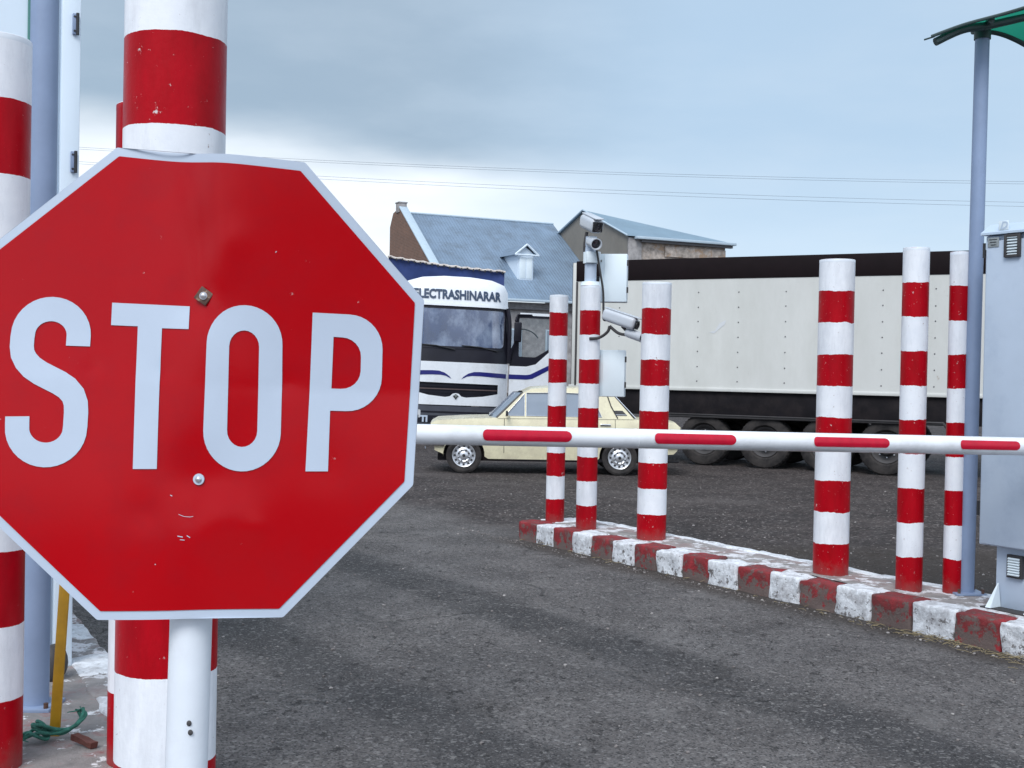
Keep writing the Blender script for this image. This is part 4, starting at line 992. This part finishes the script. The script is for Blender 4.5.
    for x in (1.85, 2.72):
        for y in (0.42, W - 0.42): mb.box((x, y, 0.80), (0.16, 0.50, 0.62), 'interior', 0.05); mb.box((x - 0.25, y, 0.55), (0.5, 0.5, 0.16), 'interior', 0.04)
    mb.build('seats', t)
    mb = MB(); mb.lathe([(0.175, -0.012), (0.19, 0), (0.175, 0.012), (0.16, 0), (0.175, -0.012)], 'dark', seg=28, T=Matrix.Translation((1.50, 0.42, 0.90)) @ Matrix.Rotation(R(-65), 4, 'Y')); mb.build('steering_wheel', t)
    def wheel(x, y, sgn):
        w = thing('wheel', None, None, (x, y, 0.288)); w.parent = t
        T = Matrix.Rotation(0 if sgn < 0 else PI, 4, 'Z')
        mb = MB(); mb.lathe([(0.185, 0.03), (0.20, -0.005), (0.25, -0.022), (0.283, -0.010), (0.288, 0.02), (0.288, 0.13), (0.28, 0.16), (0.2, 0.17)], 'tyre', axis='Y', seg=48, T=T); mb.build('tyre', w)
        mb = MB(); mb.lathe([(0.190, 0.030), (0.192, 0.0), (0.184, -0.008), (0.172, -0.002), (0.160, 0.022), (0.145, 0.026), (0.120, 0.004), (0.100, -0.004), (0.085, 0.006), (0.072, 0.010), (0.066, -0.006), (0.05, -0.016), (0.002, -0.020)], 'rim', axis='Y', seg=48, T=T)
        for k in range(12):
            a = 2 * PI * k / 12; mb.box((0, 0, 0), (0.034, 0.020, 0.026), 'dark', 0.006, T=T @ Matrix.Translation((0.143 * math.cos(a), 0.020, 0.143 * math.sin(a))) @ Matrix.Rotation(-a + PI / 2, 4, 'Y'))
        for k in range(8):
            a = 2 * PI * (k + 0.5) / 8; mb.box((0, 0, 0), (0.018, 0.014, 0.03), 'dark', 0.004, T=T @ Matrix.Translation((0.090 * math.cos(a), 0.000, 0.090 * math.sin(a))) @ Matrix.Rotation(-a + PI / 2, 4, 'Y'))
        mb.cyl((0, -0.018, 0), (0, -0.026, 0), 0.026, 0.022, 'dark', 16, T=T); mb.build('rim', w)
    for x in (FW, RW):
        wheel(x, 0.045, -1); wheel(x, W - 0.045, 1)
    # number plates
    mb = MB(); mb.box((-0.066, W / 2, 0.41), (0.012, 0.50, 0.11), 'sign_white', 0.003); mb.build('number_plate', t)
    mb = MB(); mb.tube([(3.6, 0.45, 0.20), (4.14, 0.45, 0.21)], 0.022, 'guard', 10); mb.build('exhaust', t)
sedan()

# ------------------------------------------------------------------ truck with tarpaulin body
def truck():
    t = thing('truck', 'white cab-over truck with navy stripe, open door and blue tarpaulin body', 'truck', (-1.285, 26.95, 0), (0, R(1.3), R(12)))
    def fx(x): return 0.40 * min(1, abs(x) / 1.25) ** 5
    def lean(z): return max(0, z - 1.85) * 0.16
    def F(x, z, o=0.0): return (x, fx(x) + lean(z) - o, z)
    xs = lambda z0, z1, x0=-1.25, x1=1.25: [(x0, z0), (x1, z0), (x1, z1), (x0, z1)]
    # outer shell of the front, with the openings left free
    gr = [(-0.98, 1.365), (-0.98, 1.16), (-0.62, 1.075), (-0.24, 1.04), (-0.13, 1.06), (-0.07, 1.12), (0, 1.135), (0.07, 1.12), (0.13, 1.06), (0.24, 1.04), (0.62, 1.075), (0.98, 1.14), (0.98, 1.35)]
    mb = MB(); mb.sheet([(-1.25, 0.93), (-0.95, 0.86), (0.95, 0.86), (1.25, 0.93), (1.25, 1.83), (-1.25, 1.83)], 'truckw', holes=(gr,), steps=(0.125, 0.3), fn=lambda x, z: F(x, z)); mb.build('front_panel', t)
    mb = MB(); mb.sheet([(x * 1.01, z * 1.0) for x, z in gr], 'truckdark', steps=(0.125, None), fn=lambda x, z: F(x, z, -0.05))
    for z in (1.15, 1.22, 1.29): mb.sheet(xs(z - 0.012, z + 0.012, -0.97, 0.97), 'dash' if z == 1.22 else 'truckdark', steps=(0.125, None), fn=lambda x, z: F(x, z, -0.02))
    mb.build('grille', t)
    mb = MB(); mb.sheet([(0, 1.015), (0.075, 1.065), (0, 1.12), (-0.075, 1.065)], 'chrome', fn=lambda x, z: F(x, z, 0.012), thick=0.0)
    mb.sheet([(-0.06, 1.075), (0.0, 0.985), (0.06, 1.075), (0.025, 1.075), (0, 1.03), (-0.025, 1.075)], 'dark', fn=lambda x, z: F(x, z, 0.016)); mb.build('emblem', t)
    sw = [(1.20, 1.605), (0.55, 1.63), (0.40, 1.625), (0.27, 1.585), (0.16, 1.51), (0.11, 1.45), (0.24, 1.515), (0.36, 1.535), (0.55, 1.535), (1.20, 1.50)]
    for s in (1, -1):
        mb = MB(); mb.sheet([(x * s, z + (0.0 if s > 0 else 0.0)) for x, z in sw], 'navy', steps=(0.1, None), fn=lambda x, z: F(x, z, 0.006)); mb.build('navy_stripe', t)
    mb = MB(); mb.sheet(xs(1.832, 2.16, -1.22, 1.22), 'truckdark', steps=(0.125, 0.2), fn=lambda x, z: F(x, z, -0.012)); mb.build('scuttle_panel', t)
    # windscreen with rounded corners and its surround
    wsc = round_poly([(-1.10, 2.17), (1.10, 2.17), (1.14, 2.95), (-1.14, 2.95)], 0.10)
    mb = MB(); mb.sheet([(-1.25, 2.12), (1.25, 2.12), (1.235, 3.03), (-1.235, 3.03)], 'truckdark', holes=(wsc,), steps=(0.125, 0.3), fn=lambda x, z: F(x, z, 0.0)); mb.build('windscreen_surround', t)
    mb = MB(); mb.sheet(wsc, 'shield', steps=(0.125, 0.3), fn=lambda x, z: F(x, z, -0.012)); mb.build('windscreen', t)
    for x0, x1 in ((0.95, 0.10), (-0.05, -0.9)):
        mb = MB(); mb.tube([F(x0, 2.10, 0.02), F((x0 + x1) / 2, 2.17, 0.03), F(x1, 2.19, 0.025)], 0.014, 'dark', 6); mb.build('wiper', t)
    # roof spoiler with the firm's name
    top = [(-1.235, 3.03), (1.235, 3.03), (1.225, 3.35), (1.12, 3.50), (0.80, 3.59), (0.3, 3.635), (-0.3, 3.635), (-0.80, 3.59), (-1.12, 3.50), (-1.225, 3.35)]
    mb = MB(); mb.sheet(top, 'truckw', steps=(0.125, 0.15), fn=lambda x, z: (x, fx(x) + lean(z) + max(0, z - 3.35) ** 1.5 * 0.9, z))
    for a, b in zip(top[1:], top[2:]):
        pass
    sp = mb.build('roof_spoiler', t)
    mb = MB(); rim = top[1:]
    vs = []; fs = []
    for i, (x, z) in enumerate(rim):
        y = fx(x) + lean(z) + max(0, z - 3.35) ** 1.5 * 0.9; vs += [(x, y, z), (x, 2.0, z)]
    for i in range(len(rim) - 1): fs.append((2 * i, 2 * i + 1, 2 * i + 3, 2 * i + 2))
    mb.poly(vs, fs, 'truckw'); mb.build('roof', t)
    mb = MB(); mb.sheet(xs(3.005, 3.055, -1.24, 1.24), 'truckw', steps=(0.125, None), fn=lambda x, z: F(x, z, 0.035)); mb.build('visor_lip', t)
    tb = text_mesh('ELECTRASHINARAR', 0.262, 0.0105)
    mx = max(v.co.x for v in tb.verts) - min(v.co.x for v in tb.verts); k = 2.02 / mx
    bmesh.ops.subdivide_edges(tb, edges=[e for e in tb.edges if e.calc_length() > 0.2], cuts=2)
    for v in tb.verts: x, z = v.co.x * k, v.co.y + 3.235; v.co = F(x, z, 0.016)
    mb = MB(); mb.join(tb, 'ink'); mb.build('name_lettering', t, smooth=False)
    # cab sides, back, floor and what shows through the glass
    mb = MB()
    mb.sheet([(0.42, 0.95), (2.0, 0.95), (2.0, 3.35), (0.62, 3.35), (0.47, 2.2)], 'truckw', fn=lambda y, z: (-1.25, y, z))
    mb.sheet([(1.35, 0.95), (2.0, 0.95), (2.0, 3.35), (0.72, 3.35), (0.72, 3.06), (1.35, 3.06)], 'truckw', fn=lambda y, z: (1.25, y, z)); mb.build('cab_side', t)
    mb = MB(); mb.box((0, 1.98, 2.15), (2.46, 0.04, 2.4), 'interior'); mb.build('cab_back', t)
    mb = MB(); mb.box((0, 1.2, 1.0), (2.4, 1.6, 0.10), 'interior'); mb.box((0, 0.62, 1.95), (2.2, 0.40, 0.30), 'dash', 0.05); mb.build('dashboard', t)
    mb = MB()
    for x in (-0.62, 0.62): mb.box((x, 1.42, 2.05), (0.52, 0.16, 0.85), 'interior', 0.06)
    mb.build('seats', t)
    mb = MB(); mb.box((-0.45, 0.50, 2.135), (0.4, 0.2, 0.03), 'ropew', 0.01); mb.box((0.3, 0.52, 2.13), (0.5, 0.16, 0.02), 'refl', 0.008); mb.build('dash_papers', t)
    # front corner returns and A pillar
    for s in (1, -1):
        mb = MB(); mb.box((s * 1.235, 0.44, 1.38), (0.03, 0.12, 0.90), 'truckw', 0.008); mb.build('corner_panel', t)
        mb = MB(); mb.tube(smooth_path([(s * 1.21, 0.47, 3.02), (s * 1.255, 0.44, 2.75), (s * 1.265, 0.42, 2.4), (s * 1.26, 0.40, 1.85)], 5), 0.052, 'truckdark', 10); mb.build('pillar', t)
    # open door, hinged at the front corner, swung out square to the cab
    dq = thing('door', None, None, (1.275, 0.40, 0), (0, 0, R(-3))); dq.parent = t
    dq['label'] = 'driver door standing open'
    win = round_poly([(0.24, 2.28), (0.20, 2.93), (0.98, 2.93), (1.02, 2.40), (0.55, 2.05), (0.40, 2.05)], 0.05)
    win = round_poly([(0.22, 2.02), (0.20, 2.92), (1.00, 2.92), (1.02, 2.28), (0.62, 2.02)], 0.04)
    outer = [(0.02, 1.0), (1.12, 1.0), (1.12, 2.98), (1.05, 3.03), (0.22, 3.03), (0.12, 2.92), (0.10, 2.3), (0.02, 1.9)]
    mb = MB(); mb.sheet(outer, 'truckdark', holes=(win,), fn=lambda x, z: (x, 0.0, z)); mb.sheet(outer, 'dash', holes=(win,), fn=lambda x, z: (x, 0.06, z))
    mb.sheet([(0.20, 2.975), (1.10, 2.975), (1.06, 3.035), (0.22, 3.035)], 'truckw', fn=lambda x, z: (x, -0.014, z)); fr = mb.build('door_frame', dq)
    mb = MB(); mb.sheet([(0.015, 1.0), (1.125, 1.0), (1.125, 2.34), (0.62, 1.86), (0.40, 1.80), (0.015, 1.80)], 'truckw', fn=lambda x, z: (x, -0.012, z)); mb.build('door_skin', dq)
    mb = MB(); mb.sheet([(0.0, 1.50), (0.42, 1.50), (0.56, 1.525), (1.12, 1.84), (1.12, 1.945), (0.50, 1.62), (0.40, 1.605), (0.0, 1.605)], 'navy', fn=lambda x, z: (x, -0.018, z)); mb.build('navy_stripe', dq)
    mb = MB(); mb.sheet(win, 'doorglass', fn=lambda x, z: (x, 0.02, z)); mb.build('window', dq)
    mb = MB(); mb.tube([(0.30 + 0.42 * math.cos(R(a)), 0.10, 2.30 + 0.36 * math.sin(R(a))) for a in range(100, 24, -6)], 0.014, 'dark', 6); mb.build('grab_rail', dq)
    mb = MB(); mb.box((0.155, -0.14, 2.58), (0.17, 0.10, 0.46), 'truckdark', 0.03, seg=3); mb.tube([(0.10, -0.10, 2.83), (0.16, -0.02, 2.98), (0.5, 0.0, 2.99)], 0.022, 'truckdark', 8); mb.tube([(0.12, -0.12, 2.36), (0.04, -0.04, 2.15), (0.02, 0.0, 1.9)], 0.03, 'truckdark', 8); mb.build('door_mirror', dq)
    # bumper, lamps, plate
    mb = MB(); mb.sheet([(-1.25, 0.40), (1.25, 0.40), (1.25, 0.90), (0.95, 0.84), (-0.95, 0.84), (-1.25, 0.90)], 'bumper', steps=(0.125, 0.2), fn=lambda x, z: F(x, z, 0.03))
    for z in (0.70, 0.60): mb.sheet(xs(z - 0.02, z + 0.02, -0.95, 0.95), 'truckdark', steps=(0.125, None), fn=lambda x, z: F(x, z, 0.036))
    mb.build('bumper', t)
    for s in (1, -1):
        mb = MB(); mb.sheet(round_poly([(s * 0.78, 0.56), (s * 1.12, 0.58), (s * 1.12, 0.76), (s * 0.78, 0.74)], 0.03), 'lamp', steps=(0.1, None), fn=lambda x, z: F(x, z, 0.042)); mb.build('headlight', t)
    mb = MB(); mb.sheet(xs(0.46, 0.62, -1.00, -0.50), 'truckdark', steps=(0.125, None), fn=lambda x, z: F(x, z, 0.044))
    tb = text_mesh('TI', 0.19, 0.010); 
    for v in tb.verts: v.co = F(v.co.x - 0.70, v.co.y + 0.535, 0.050)
    mb.join(tb, 'sign_white'); mb.build('number_plate', t)
    # chassis, wheels
    mb = MB(); mb.box((0, 4.5, 0.85), (0.9, 8.0, 0.25), 'frame'); mb.build('chassis', t)
    def wheel(x, y):
        mb = MB(); sg_ = -1 if x < 0 else 1
        w = thing('wheel', None, None, (x, y, 0.50)); w.parent = t
        T = Matrix.Rotation(R(-90 if sg_ < 0 else 90), 4, 'Z')
        mb.lathe([(0.29, 0.0), (0.34, -0.02), (0.48, -0.01), (0.50, 0.03), (0.50, 0.27), (0.48, 0.3), (0.3, 0.3)], 'tyre', axis='Y', seg=40, T=T); mb.build('tyre', w)
        mb = MB(); mb.lathe([(0.30, 0.0), (0.28, 0.02), (0.22, 0.10), (0.14, 0.08), (0.12, 0.0), (0.002, -0.01)], 'rim', axis='Y', seg=32, T=T); mb.build('rim', w)
    for y in (1.35, 6.6):
        for x in (-1.05, 1.05): wheel(x * 1.1, y)
    # tarpaulin body behind the cab; its front edge sags to one side
    for ch in t.children:
        if ch.type == 'MESH':
            for v in ch.data.vertices:
                if v.co.z > 2.0: v.co.z = 2.0 + (v.co.z - 2.0) * 1.09
    T0 = Matrix.Translation((0.17, 2.25, 0)) @ Matrix.Rotation(R(-6), 4, 'Z')
    def topz(x): return 4.20 - 0.075 * x - 0.03 * math.sin(PI * (x + 1.27) / 2.54)
    bod = thing('tarpaulin_body', None, None); bod.parent = t; bod.matrix_local = T0
    mb = MB(); nx, nz_ = 40, 24; vs = []; fs = []
    for i in range(nx + 1):
        for j in range(nz_ + 1):
            x = -1.56 + 2.83 * i / nx; q = j / nz_; z = 1.1 + (topz(x) - 1.1) * q
            vs.append((x, 0.02 * math.sin(x * 9 + z * 2) * (1 - q) + 0.05 * math.sin(abs(x) * 5 - z * 4.0) * max(0, abs(x) - 0.5) + 0.035 * mnoise.noise(Vector((x * 2.4, z * 1.6, 3))), z))
    for i in range(nx):
        for j in range(nz_): a = i * (nz_ + 1) + j; fs.append((a, a + nz_ + 1, a + nz_ + 2, a + 1))
    mb.poly(vs, fs, 'tarp'); mb.build('front_sheet', bod)
    mb = MB()
    for s in (-1.56, 1.27): mb.poly([(s, 0, 1.1), (s, 6.4, 1.1), (s, 6.4, 4.05), (s, 0, topz(s))], [(0, 1, 2, 3)], 'tarp')
    mb.poly([(-1.56, 6.4, 1.1), (1.27, 6.4, 1.1), (1.27, 6.4, 4.05), (-1.56, 6.4, 4.05)], [(0, 1, 2, 3)], 'tarp')
    mb.build('side_sheet', bod)
    mb = MB(); mb.poly([(-1.56, 0, topz(-1.56)), (0, 0, topz(0)), (1.27, 0, topz(1.27)), (1.27, 6.4, 4.05), (-1.56, 6.4, 4.05)], [(0, 1, 2, 3, 4)], 'tarp'); mb.build('roof_sheet', bod)
    mb = MB(); pts = [(-1.58 + 2.87 * k / 40, -0.035 + 0.01 * math.sin(k), topz(-1.58 + 2.87 * k / 40) + 0.012 * math.sin(k * 1.7)) for k in range(41)]
    mb.tube(pts, 0.026, 'ropew', 8)
    for k in range(1, 40, 2): p = pts[k]; mb.box((p[0], p[1] - 0.02, p[2] - 0.03), (0.035, 0.02, 0.06), 'dark', 0.004)
    mb.build('edge_lacing', bod)
    mb = MB(); mb.box((0, 3.2, 1.03), (2.5, 6.4, 0.14), 'frame', 0.01); mb.build('load_bed', bod)
truck()

# ------------------------------------------------------------------ white box trailer
def trailer():
    t = thing('box_trailer', 'long white riveted box trailer with dark top rail', 'trailer', (1.10, 23.22, 0), (0, 0, R(-28.0)))
    LN, WD = 13.6, 2.5; Z0, Z1, ZB = 1.40, 3.80, 3.41
    mb = MB(); mb.poly([(0.12, 0, Z0), (LN, 0, Z0), (LN, 0, ZB), (0.12, 0, ZB)], [(0, 1, 2, 3)], 'trailw', fix=False)
    cols = [1.03, 1.75, 2.59, 3.35, 4.21, 5.05, 5.88, 6.74, 7.52, 8.35, 9.2, 10.0, 10.85, 11.7, 12.5]
    for x in cols:
        for k in range(8):
            z = Z0 + 0.14 + k * 0.272 + random.uniform(-0.01, 0.01); mb.cyl((x, 0.0, z), (x, -0.008, z), 0.013, 0.010, 'rivet', 8)
    mb.build('side_panel', t)
    mb = MB(); mb.box((2.3, -0.004, 2.55), (0.42, 0.004, 0.20), 'cab_light', 0.001, T=Matrix.Translation((0, 0, 0))); o = None
    b = bmesh.new(); b.free(); 
    mb = MB(); mb.sheet([(2.80, 2.44), (2.92, 2.47), (3.00, 2.60), (3.12, 2.66), (3.10, 2.58), (3.00, 2.50), (2.90, 2.42)], 'patch', fn=lambda u, v: (u, -0.004, v)); mb.build('repair_patch', t)
    mb = MB(); mb.box((LN / 2 + 0.06, 0.02, (ZB + Z1) / 2), (LN - 0.12, 0.06, Z1 - ZB), 'trailband', 0.006); mb.build('top_rail', t)
    mb = MB(); mb.box((0.085, 0.02, (Z0 + Z1) / 2 - 0.02), (0.07, 0.07, Z1 - Z0 - 0.02), 'trailw', 0.008); mb.box((0.142, -0.014, (Z0 + ZB) / 2), (0.03, 0.03, ZB - Z0 - 0.02), 'guard', 0.004); mb.build('corner_post', t)
    mb = MB(); mb.box((LN / 2, WD / 2 + 0.03, (Z0 + Z1) / 2), (LN - 0.02, WD - 0.06, Z1 - Z0 - 0.04), 'trailband'); mb.build('box_body', t)
    mb = MB(); mb.box((LN / 2, 0.04, Z0 - 0.005), (LN, 0.12, 0.06), 'trailw', 0.006); mb.build('lower_rail', t)
    mb = MB(); mb.box((LN / 2 + 0.1, 0.10, 1.135), (LN - 0.2, 0.10, 0.47), 'frame', 0.01); mb.box((LN / 2 + 0.1, 1.27, 1.135), (LN - 0.2, 2.2, 0.465), 'frame'); mb.build('chassis', t)
    mb = MB()
    mb.tube([(1.55, 0.10, 0.80), (1.68, 0.06, 0.90), (6.9, 0.06, 0.92), (7.0, 0.08, 0.80)], 0.035, 'guard', 8); mb.box((4.3, 0.22, 0.935), (5.2, 0.42, 0.02), 'guard', 0.004); mb.build('mudguard', t)
    for i, x in enumerate((2.71, 3.85, 4.94, 5.97)):
        for y in (0.10, 2.06):
            w = thing('wheel', None, None, (x, y, 0.475)); w.parent = t
            T = Matrix.Rotation(0 if y < 1 else PI, 4, 'Z')
            mb = MB(); mb.lathe([(0.27, 0.06), (0.29, 0.01), (0.31, -0.01), (0.40, -0.02), (0.455, -0.005), (0.475, 0.04), (0.475, 0.27), (0.45, 0.31), (0.28, 0.31)], 'tyre', axis='Y', seg=44, T=T)
            for k in range(44):
                a = 2 * PI * k / 44; mb.box((0, 0, 0), (0.014, 0.10, 0.016), 'tyre', T=T @ Matrix.Translation((0.470 * math.cos(a), 0.06, 0.470 * math.sin(a))) @ Matrix.Rotation(-a + PI / 2, 4, 'Y'))
            mb.build('tyre', w)
            mb = MB(); mb.lathe([(0.275, 0.06), (0.27, 0.02), (0.24, 0.04), (0.21, 0.10), (0.15, 0.11), (0.13, 0.04), (0.11, 0.0), (0.08, -0.01), (0.002, -0.015)], 'guard', axis='Y', seg=36, T=T)
            for k in range(8):
                a = 2 * PI * k / 8; mb.cyl((0.17 * math.cos(a), 0.10, 0.17 * math.sin(a)), (0.17 * math.cos(a), 0.075, 0.17 * math.sin(a)), 0.014, 0.012, 'rim', 8, T=T)
            mb.build('rim', w)
        mb = MB(); mb.cyl((x, 0.3, 0.475), (x, 2.2, 0.475), 0.07, 0.07, 'frame', 12); mb.build('axle', t)
    mb = MB(); mb.box((8.1, 0.35, 0.62), (0.16, 0.16, 1.0), 'guard', 0.01); mb.box((8.1, 0.35, 0.05), (0.30, 0.30, 0.04), 'guard', 0.005); mb.build('landing_leg', t)
    mb = MB(); mb.box((9.4, 0.45, 0.72), (1.5, 0.6, 0.42), 'frame', 0.03); mb.build('side_locker', t)
trailer()

# ------------------------------------------------------------------ brick building with metal roofs
def building():
    a = R(25)
    t = thing('stone_building', 'old brick and stone building with grey blue metal roofs and a dormer', 'building', (-8.516, 92.0, 0), (0, 0, a))
    # local x along the ridge, local -y towards the camera; ridge height
    ZR = 13.48; tn = math.tan(R(35)); Lm = 12.8; EV = 9.75; ze = ZR - EV * tn
    mb = MB(); mb.poly([(0.15, 0, ZR), (Lm, 0, ZR), (Lm, -EV, ze), (0.15, -EV, ze)], [(0, 1, 2, 3)], 'roof', fix=False)
    mb.poly([(0.15, 0, ZR), (Lm, 0, ZR), (Lm, 2.2, ZR - 1.5), (0.15, 2.2, ZR - 1.5)], [(0, 1, 2, 3)], 'roof'); mb.build('roof', t, smooth=False)
    mb = MB(); mb.tube([(0.1, 0, ZR + 0.04), (Lm, 0, ZR + 0.04)], 0.09, 'rooftrim', 8); mb.build('ridge_cap', t)
    # gable end
    mb = MB(); mb.poly([(-0.35, -EV + 0.2, 0), (-0.35, 2.2, 0), (-0.35, 2.2, ZR - 0.9), (-0.35, 1.5, ZR + 0.1), (-0.35, 0.05, ZR + 0.42), (-0.35, -EV + 0.2, ze + 0.45),
                        (0.15, -EV + 0.2, 0), (0.15, 2.2, 0), (0.15, 2.2, ZR - 0.9), (0.15, 1.5, ZR + 0.1), (0.15, 0.05, ZR + 0.42), (0.15, -EV + 0.2, ze + 0.45)],
                       [(0, 1, 2, 3, 4, 5), (11, 10, 9, 8, 7, 6), (1, 2, 8, 7), (2, 3, 9, 8), (3, 4, 10, 9), (4, 5, 11, 10), (5, 0, 6, 11)], 'brick')
    mb.build('gable_wall', t, smooth=False)
    mb = MB(); mb.box((0, 0, 0), (0.66, 12.1, 0.10), 'rooftrim', 0.01, T=Matrix.Translation((-0.08, -EV / 2 + 0.1, (ZR + ze) / 2 + 0.51)) @ Matrix.Rotation(math.atan(tn), 4, 'X')); mb.build('verge_trim', t)
    mb = MB(); mb.box((-0.1, 0.35, ZR + 0.40), (0.65, 0.75, 0.75), 'stonegrey', 0.05); mb.box((-0.1, 0.35, ZR + 0.80), (0.75, 0.85, 0.10), 'stonegrey', 0.03); mb.build('chimney', t)
    mb = MB(); mb.box((Lm / 2 + 0.1, -EV + 0.9, ze / 2 - 0.1), (Lm + 0.2, 0.5, ze - 0.1), 'stonegrey'); mb.build('wall', t, smooth=False)
    mb = MB(); mb.box((Lm / 2, -EV - 0.08, ze - 0.05), (Lm, 0.22, 0.18), 'rooftrim', 0.03); mb.box((Lm / 2, -EV + 0.5, ze - 0.62), (Lm, 0.35, 0.12), 'gutter', 0.02); mb.build('gutter', t)
    for x in (2.0, 5.2, 8.4):
        mb = MB(); mb.box((x, -EV + 0.62, 3.6), (1.3, 0.10, 2.0), 'rooftrim', 0.02); w_ = mb.build('window', t)
        mb = MB(); mb.box((x, -EV + 0.555, 3.6), (1.1, 0.03, 1.8), 'carglass'); mb.build('pane', w_)
    # dormer: front at y=-7.45
    dx, dy, dz0 = 6.85, -7.05, ZR - 7.45 * tn
    d_ = thing('dormer', None, None, (dx, dy, dz0)); d_.parent = t; d_.scale = (1.02, 1.0, 1.12)
    mb = MB(); mb.poly([(-0.62, -0.35, -0.2), (0.62, -0.35, -0.2), (0.62, -0.35, 1.72), (0, -0.35, 2.15), (-0.62, -0.35, 1.72), (-0.62, 3.2, 1.72), (0, 3.6, 2.15), (0.62, 3.2, 1.72), (-0.62, 0.2, -0.2), (0.62, 0.2, -0.2)],
                       [(0, 1, 2, 3, 4), (0, 4, 5, 8), (1, 2, 7, 9)], 'boothw'); mb.build('dormer_wall', d_, smooth=False)
    mb = MB(); mb.poly([(-0.95, -0.60, 1.60), (0, -0.60, 2.30), (0, 3.6, 2.30), (-0.95, 3.0, 1.60)], [(0, 1, 2, 3)], 'roof'); mb.poly([(0.95, -0.60, 1.60), (0, -0.60, 2.30), (0, 3.6, 2.30), (0.95, 3.0, 1.60)], [(0, 1, 2, 3)], 'roof')
    for s in (-1, 1): mb.tube([(s * 0.95, -0.60, 1.60), (0, -0.60, 2.30)], 0.07, 'boothw', 6)
    mb.tube([(-0.95, -0.62, 1.60), (0.95, -0.62, 1.60)], 0.06, 'boothw', 6); mb.build('dormer_roof', d_, smooth=False)
    mb = MB(); mb.box((0, -0.40, 0.75), (1.06, 0.08, 1.55), 'boothw', 0.02)
    w_ = mb.build('window', d_)
    mb = MB()
    for s in (-0.26, 0.26): mb.box((s, -0.45, 0.75), (0.44, 0.02, 1.35), 'white_steel', 0.005)
    mb.build('shutter', w_)
    # wing: siding gable in the plane x=Lm, apex at y=-5.39, near corner y=-12.0; hipped away from the camera
    yA, yC, yB = -5.39, -12.0, 1.2; zA, zC = 13.97, 11.45; far = 8.5; zCf = 11.5
    mb = MB(); mb.poly([(Lm, yC, 5.0), (Lm, yC, zC), (Lm, yA, zA), (Lm, yB, zC + 0.3), (Lm, yB, 5.0)], [(0, 1, 2, 3, 4)], 'siding'); mb.build('gable_siding', t, smooth=False)
    mb = MB(); mb.box((Lm + far / 2, (yB + yC) / 2, 5.6), (far - 0.1, yB - yC - 0.1, 11.2), 'stone'); mb.build('wing_wall', t, smooth=False)
    mb = MB(); mb.poly([(Lm - 0.15, yA, zA + 0.05), (Lm - 0.15, yC - 0.25, zC - 0.02), (Lm + far + 0.3, yC - 0.25, zC - 0.02)], [(0, 1, 2)], 'roof2')
    mb.poly([(Lm - 0.15, yA, zA + 0.05), (Lm + far + 0.3, yC - 0.25, zC - 0.02), (Lm + far + 0.3, yB + 0.3, zC + 0.2)], [(0, 1, 2)], 'roof2')
    mb.poly([(Lm - 0.15, yA, zA + 0.05), (Lm + far + 0.3, yB + 0.3, zC + 0.2), (Lm - 0.15, yB + 0.3, zC + 0.2)], [(0, 1, 2)], 'roof2'); mb.build('wing_roof', t, smooth=False)
    mb = MB(); mb.tube([(Lm - 0.2, yC - 0.28, zC), (Lm - 0.2, yA, zA + 0.08), (Lm - 0.2, yB + 0.2, zC + 0.3)], 0.07, 'rooftrim', 6); mb.build('verge_trim', t)
    mb = MB(); mb.box((Lm + 0.5 + far / 2, yC - 0.30, zC - 0.12), (far + 0.1, 0.55, 0.20), 'rooftrim', 0.03); mb.box((Lm + 0.7 + far / 2, yC - 0.16, zC - 0.32), (far - 0.6, 0.3, 0.18), 'gutter', 0.02); mb.build('eaves_cornice', t)
    mb = MB(); mb.box((Lm + 3.0 + (far - 3.0) / 2, yC - 0.02, zC - 0.95), (far - 3.2, 0.18, 0.75), 'stone', 0.02); mb.build('frieze', t)
    mb = MB(); mb.box((Lm + 0.55, yC + 0.02, 5.7), (1.1, 0.22, 11.3), 'stonegrey', 0.03); mb.build('corner_pier', t)
building()

# ------------------------------------------------------------------ overhead cables
for k, (lab, z0, z1) in enumerate((('topmost thin power cable crossing the sky', 13.58, 13.41), ('second power cable, close beneath the topmost one', 13.46, 13.27),
                                   ('third power cable, upper one of the lower pair', 12.66, 12.18), ('lowest power cable in the sky, just above the building ridge', 12.50, 11.93))):
    pts = []
    for i in range(41):
        s = -0.35 + 1.7 * i / 40; x = -12.59 + s * 42.2; pts.append((x, 70 + 2.0 * s, z0 + (z1 - z0) * s - 0.55 * (1 - (2 * (s + 0.35) / 1.7 - 1) ** 2) + 0.45))
    mb = MB(); mb.tube(pts, 0.008, 'wire', 6); tag(mb.build('power_cable', ang=60), lab, 'cable', 'overhead power cables')
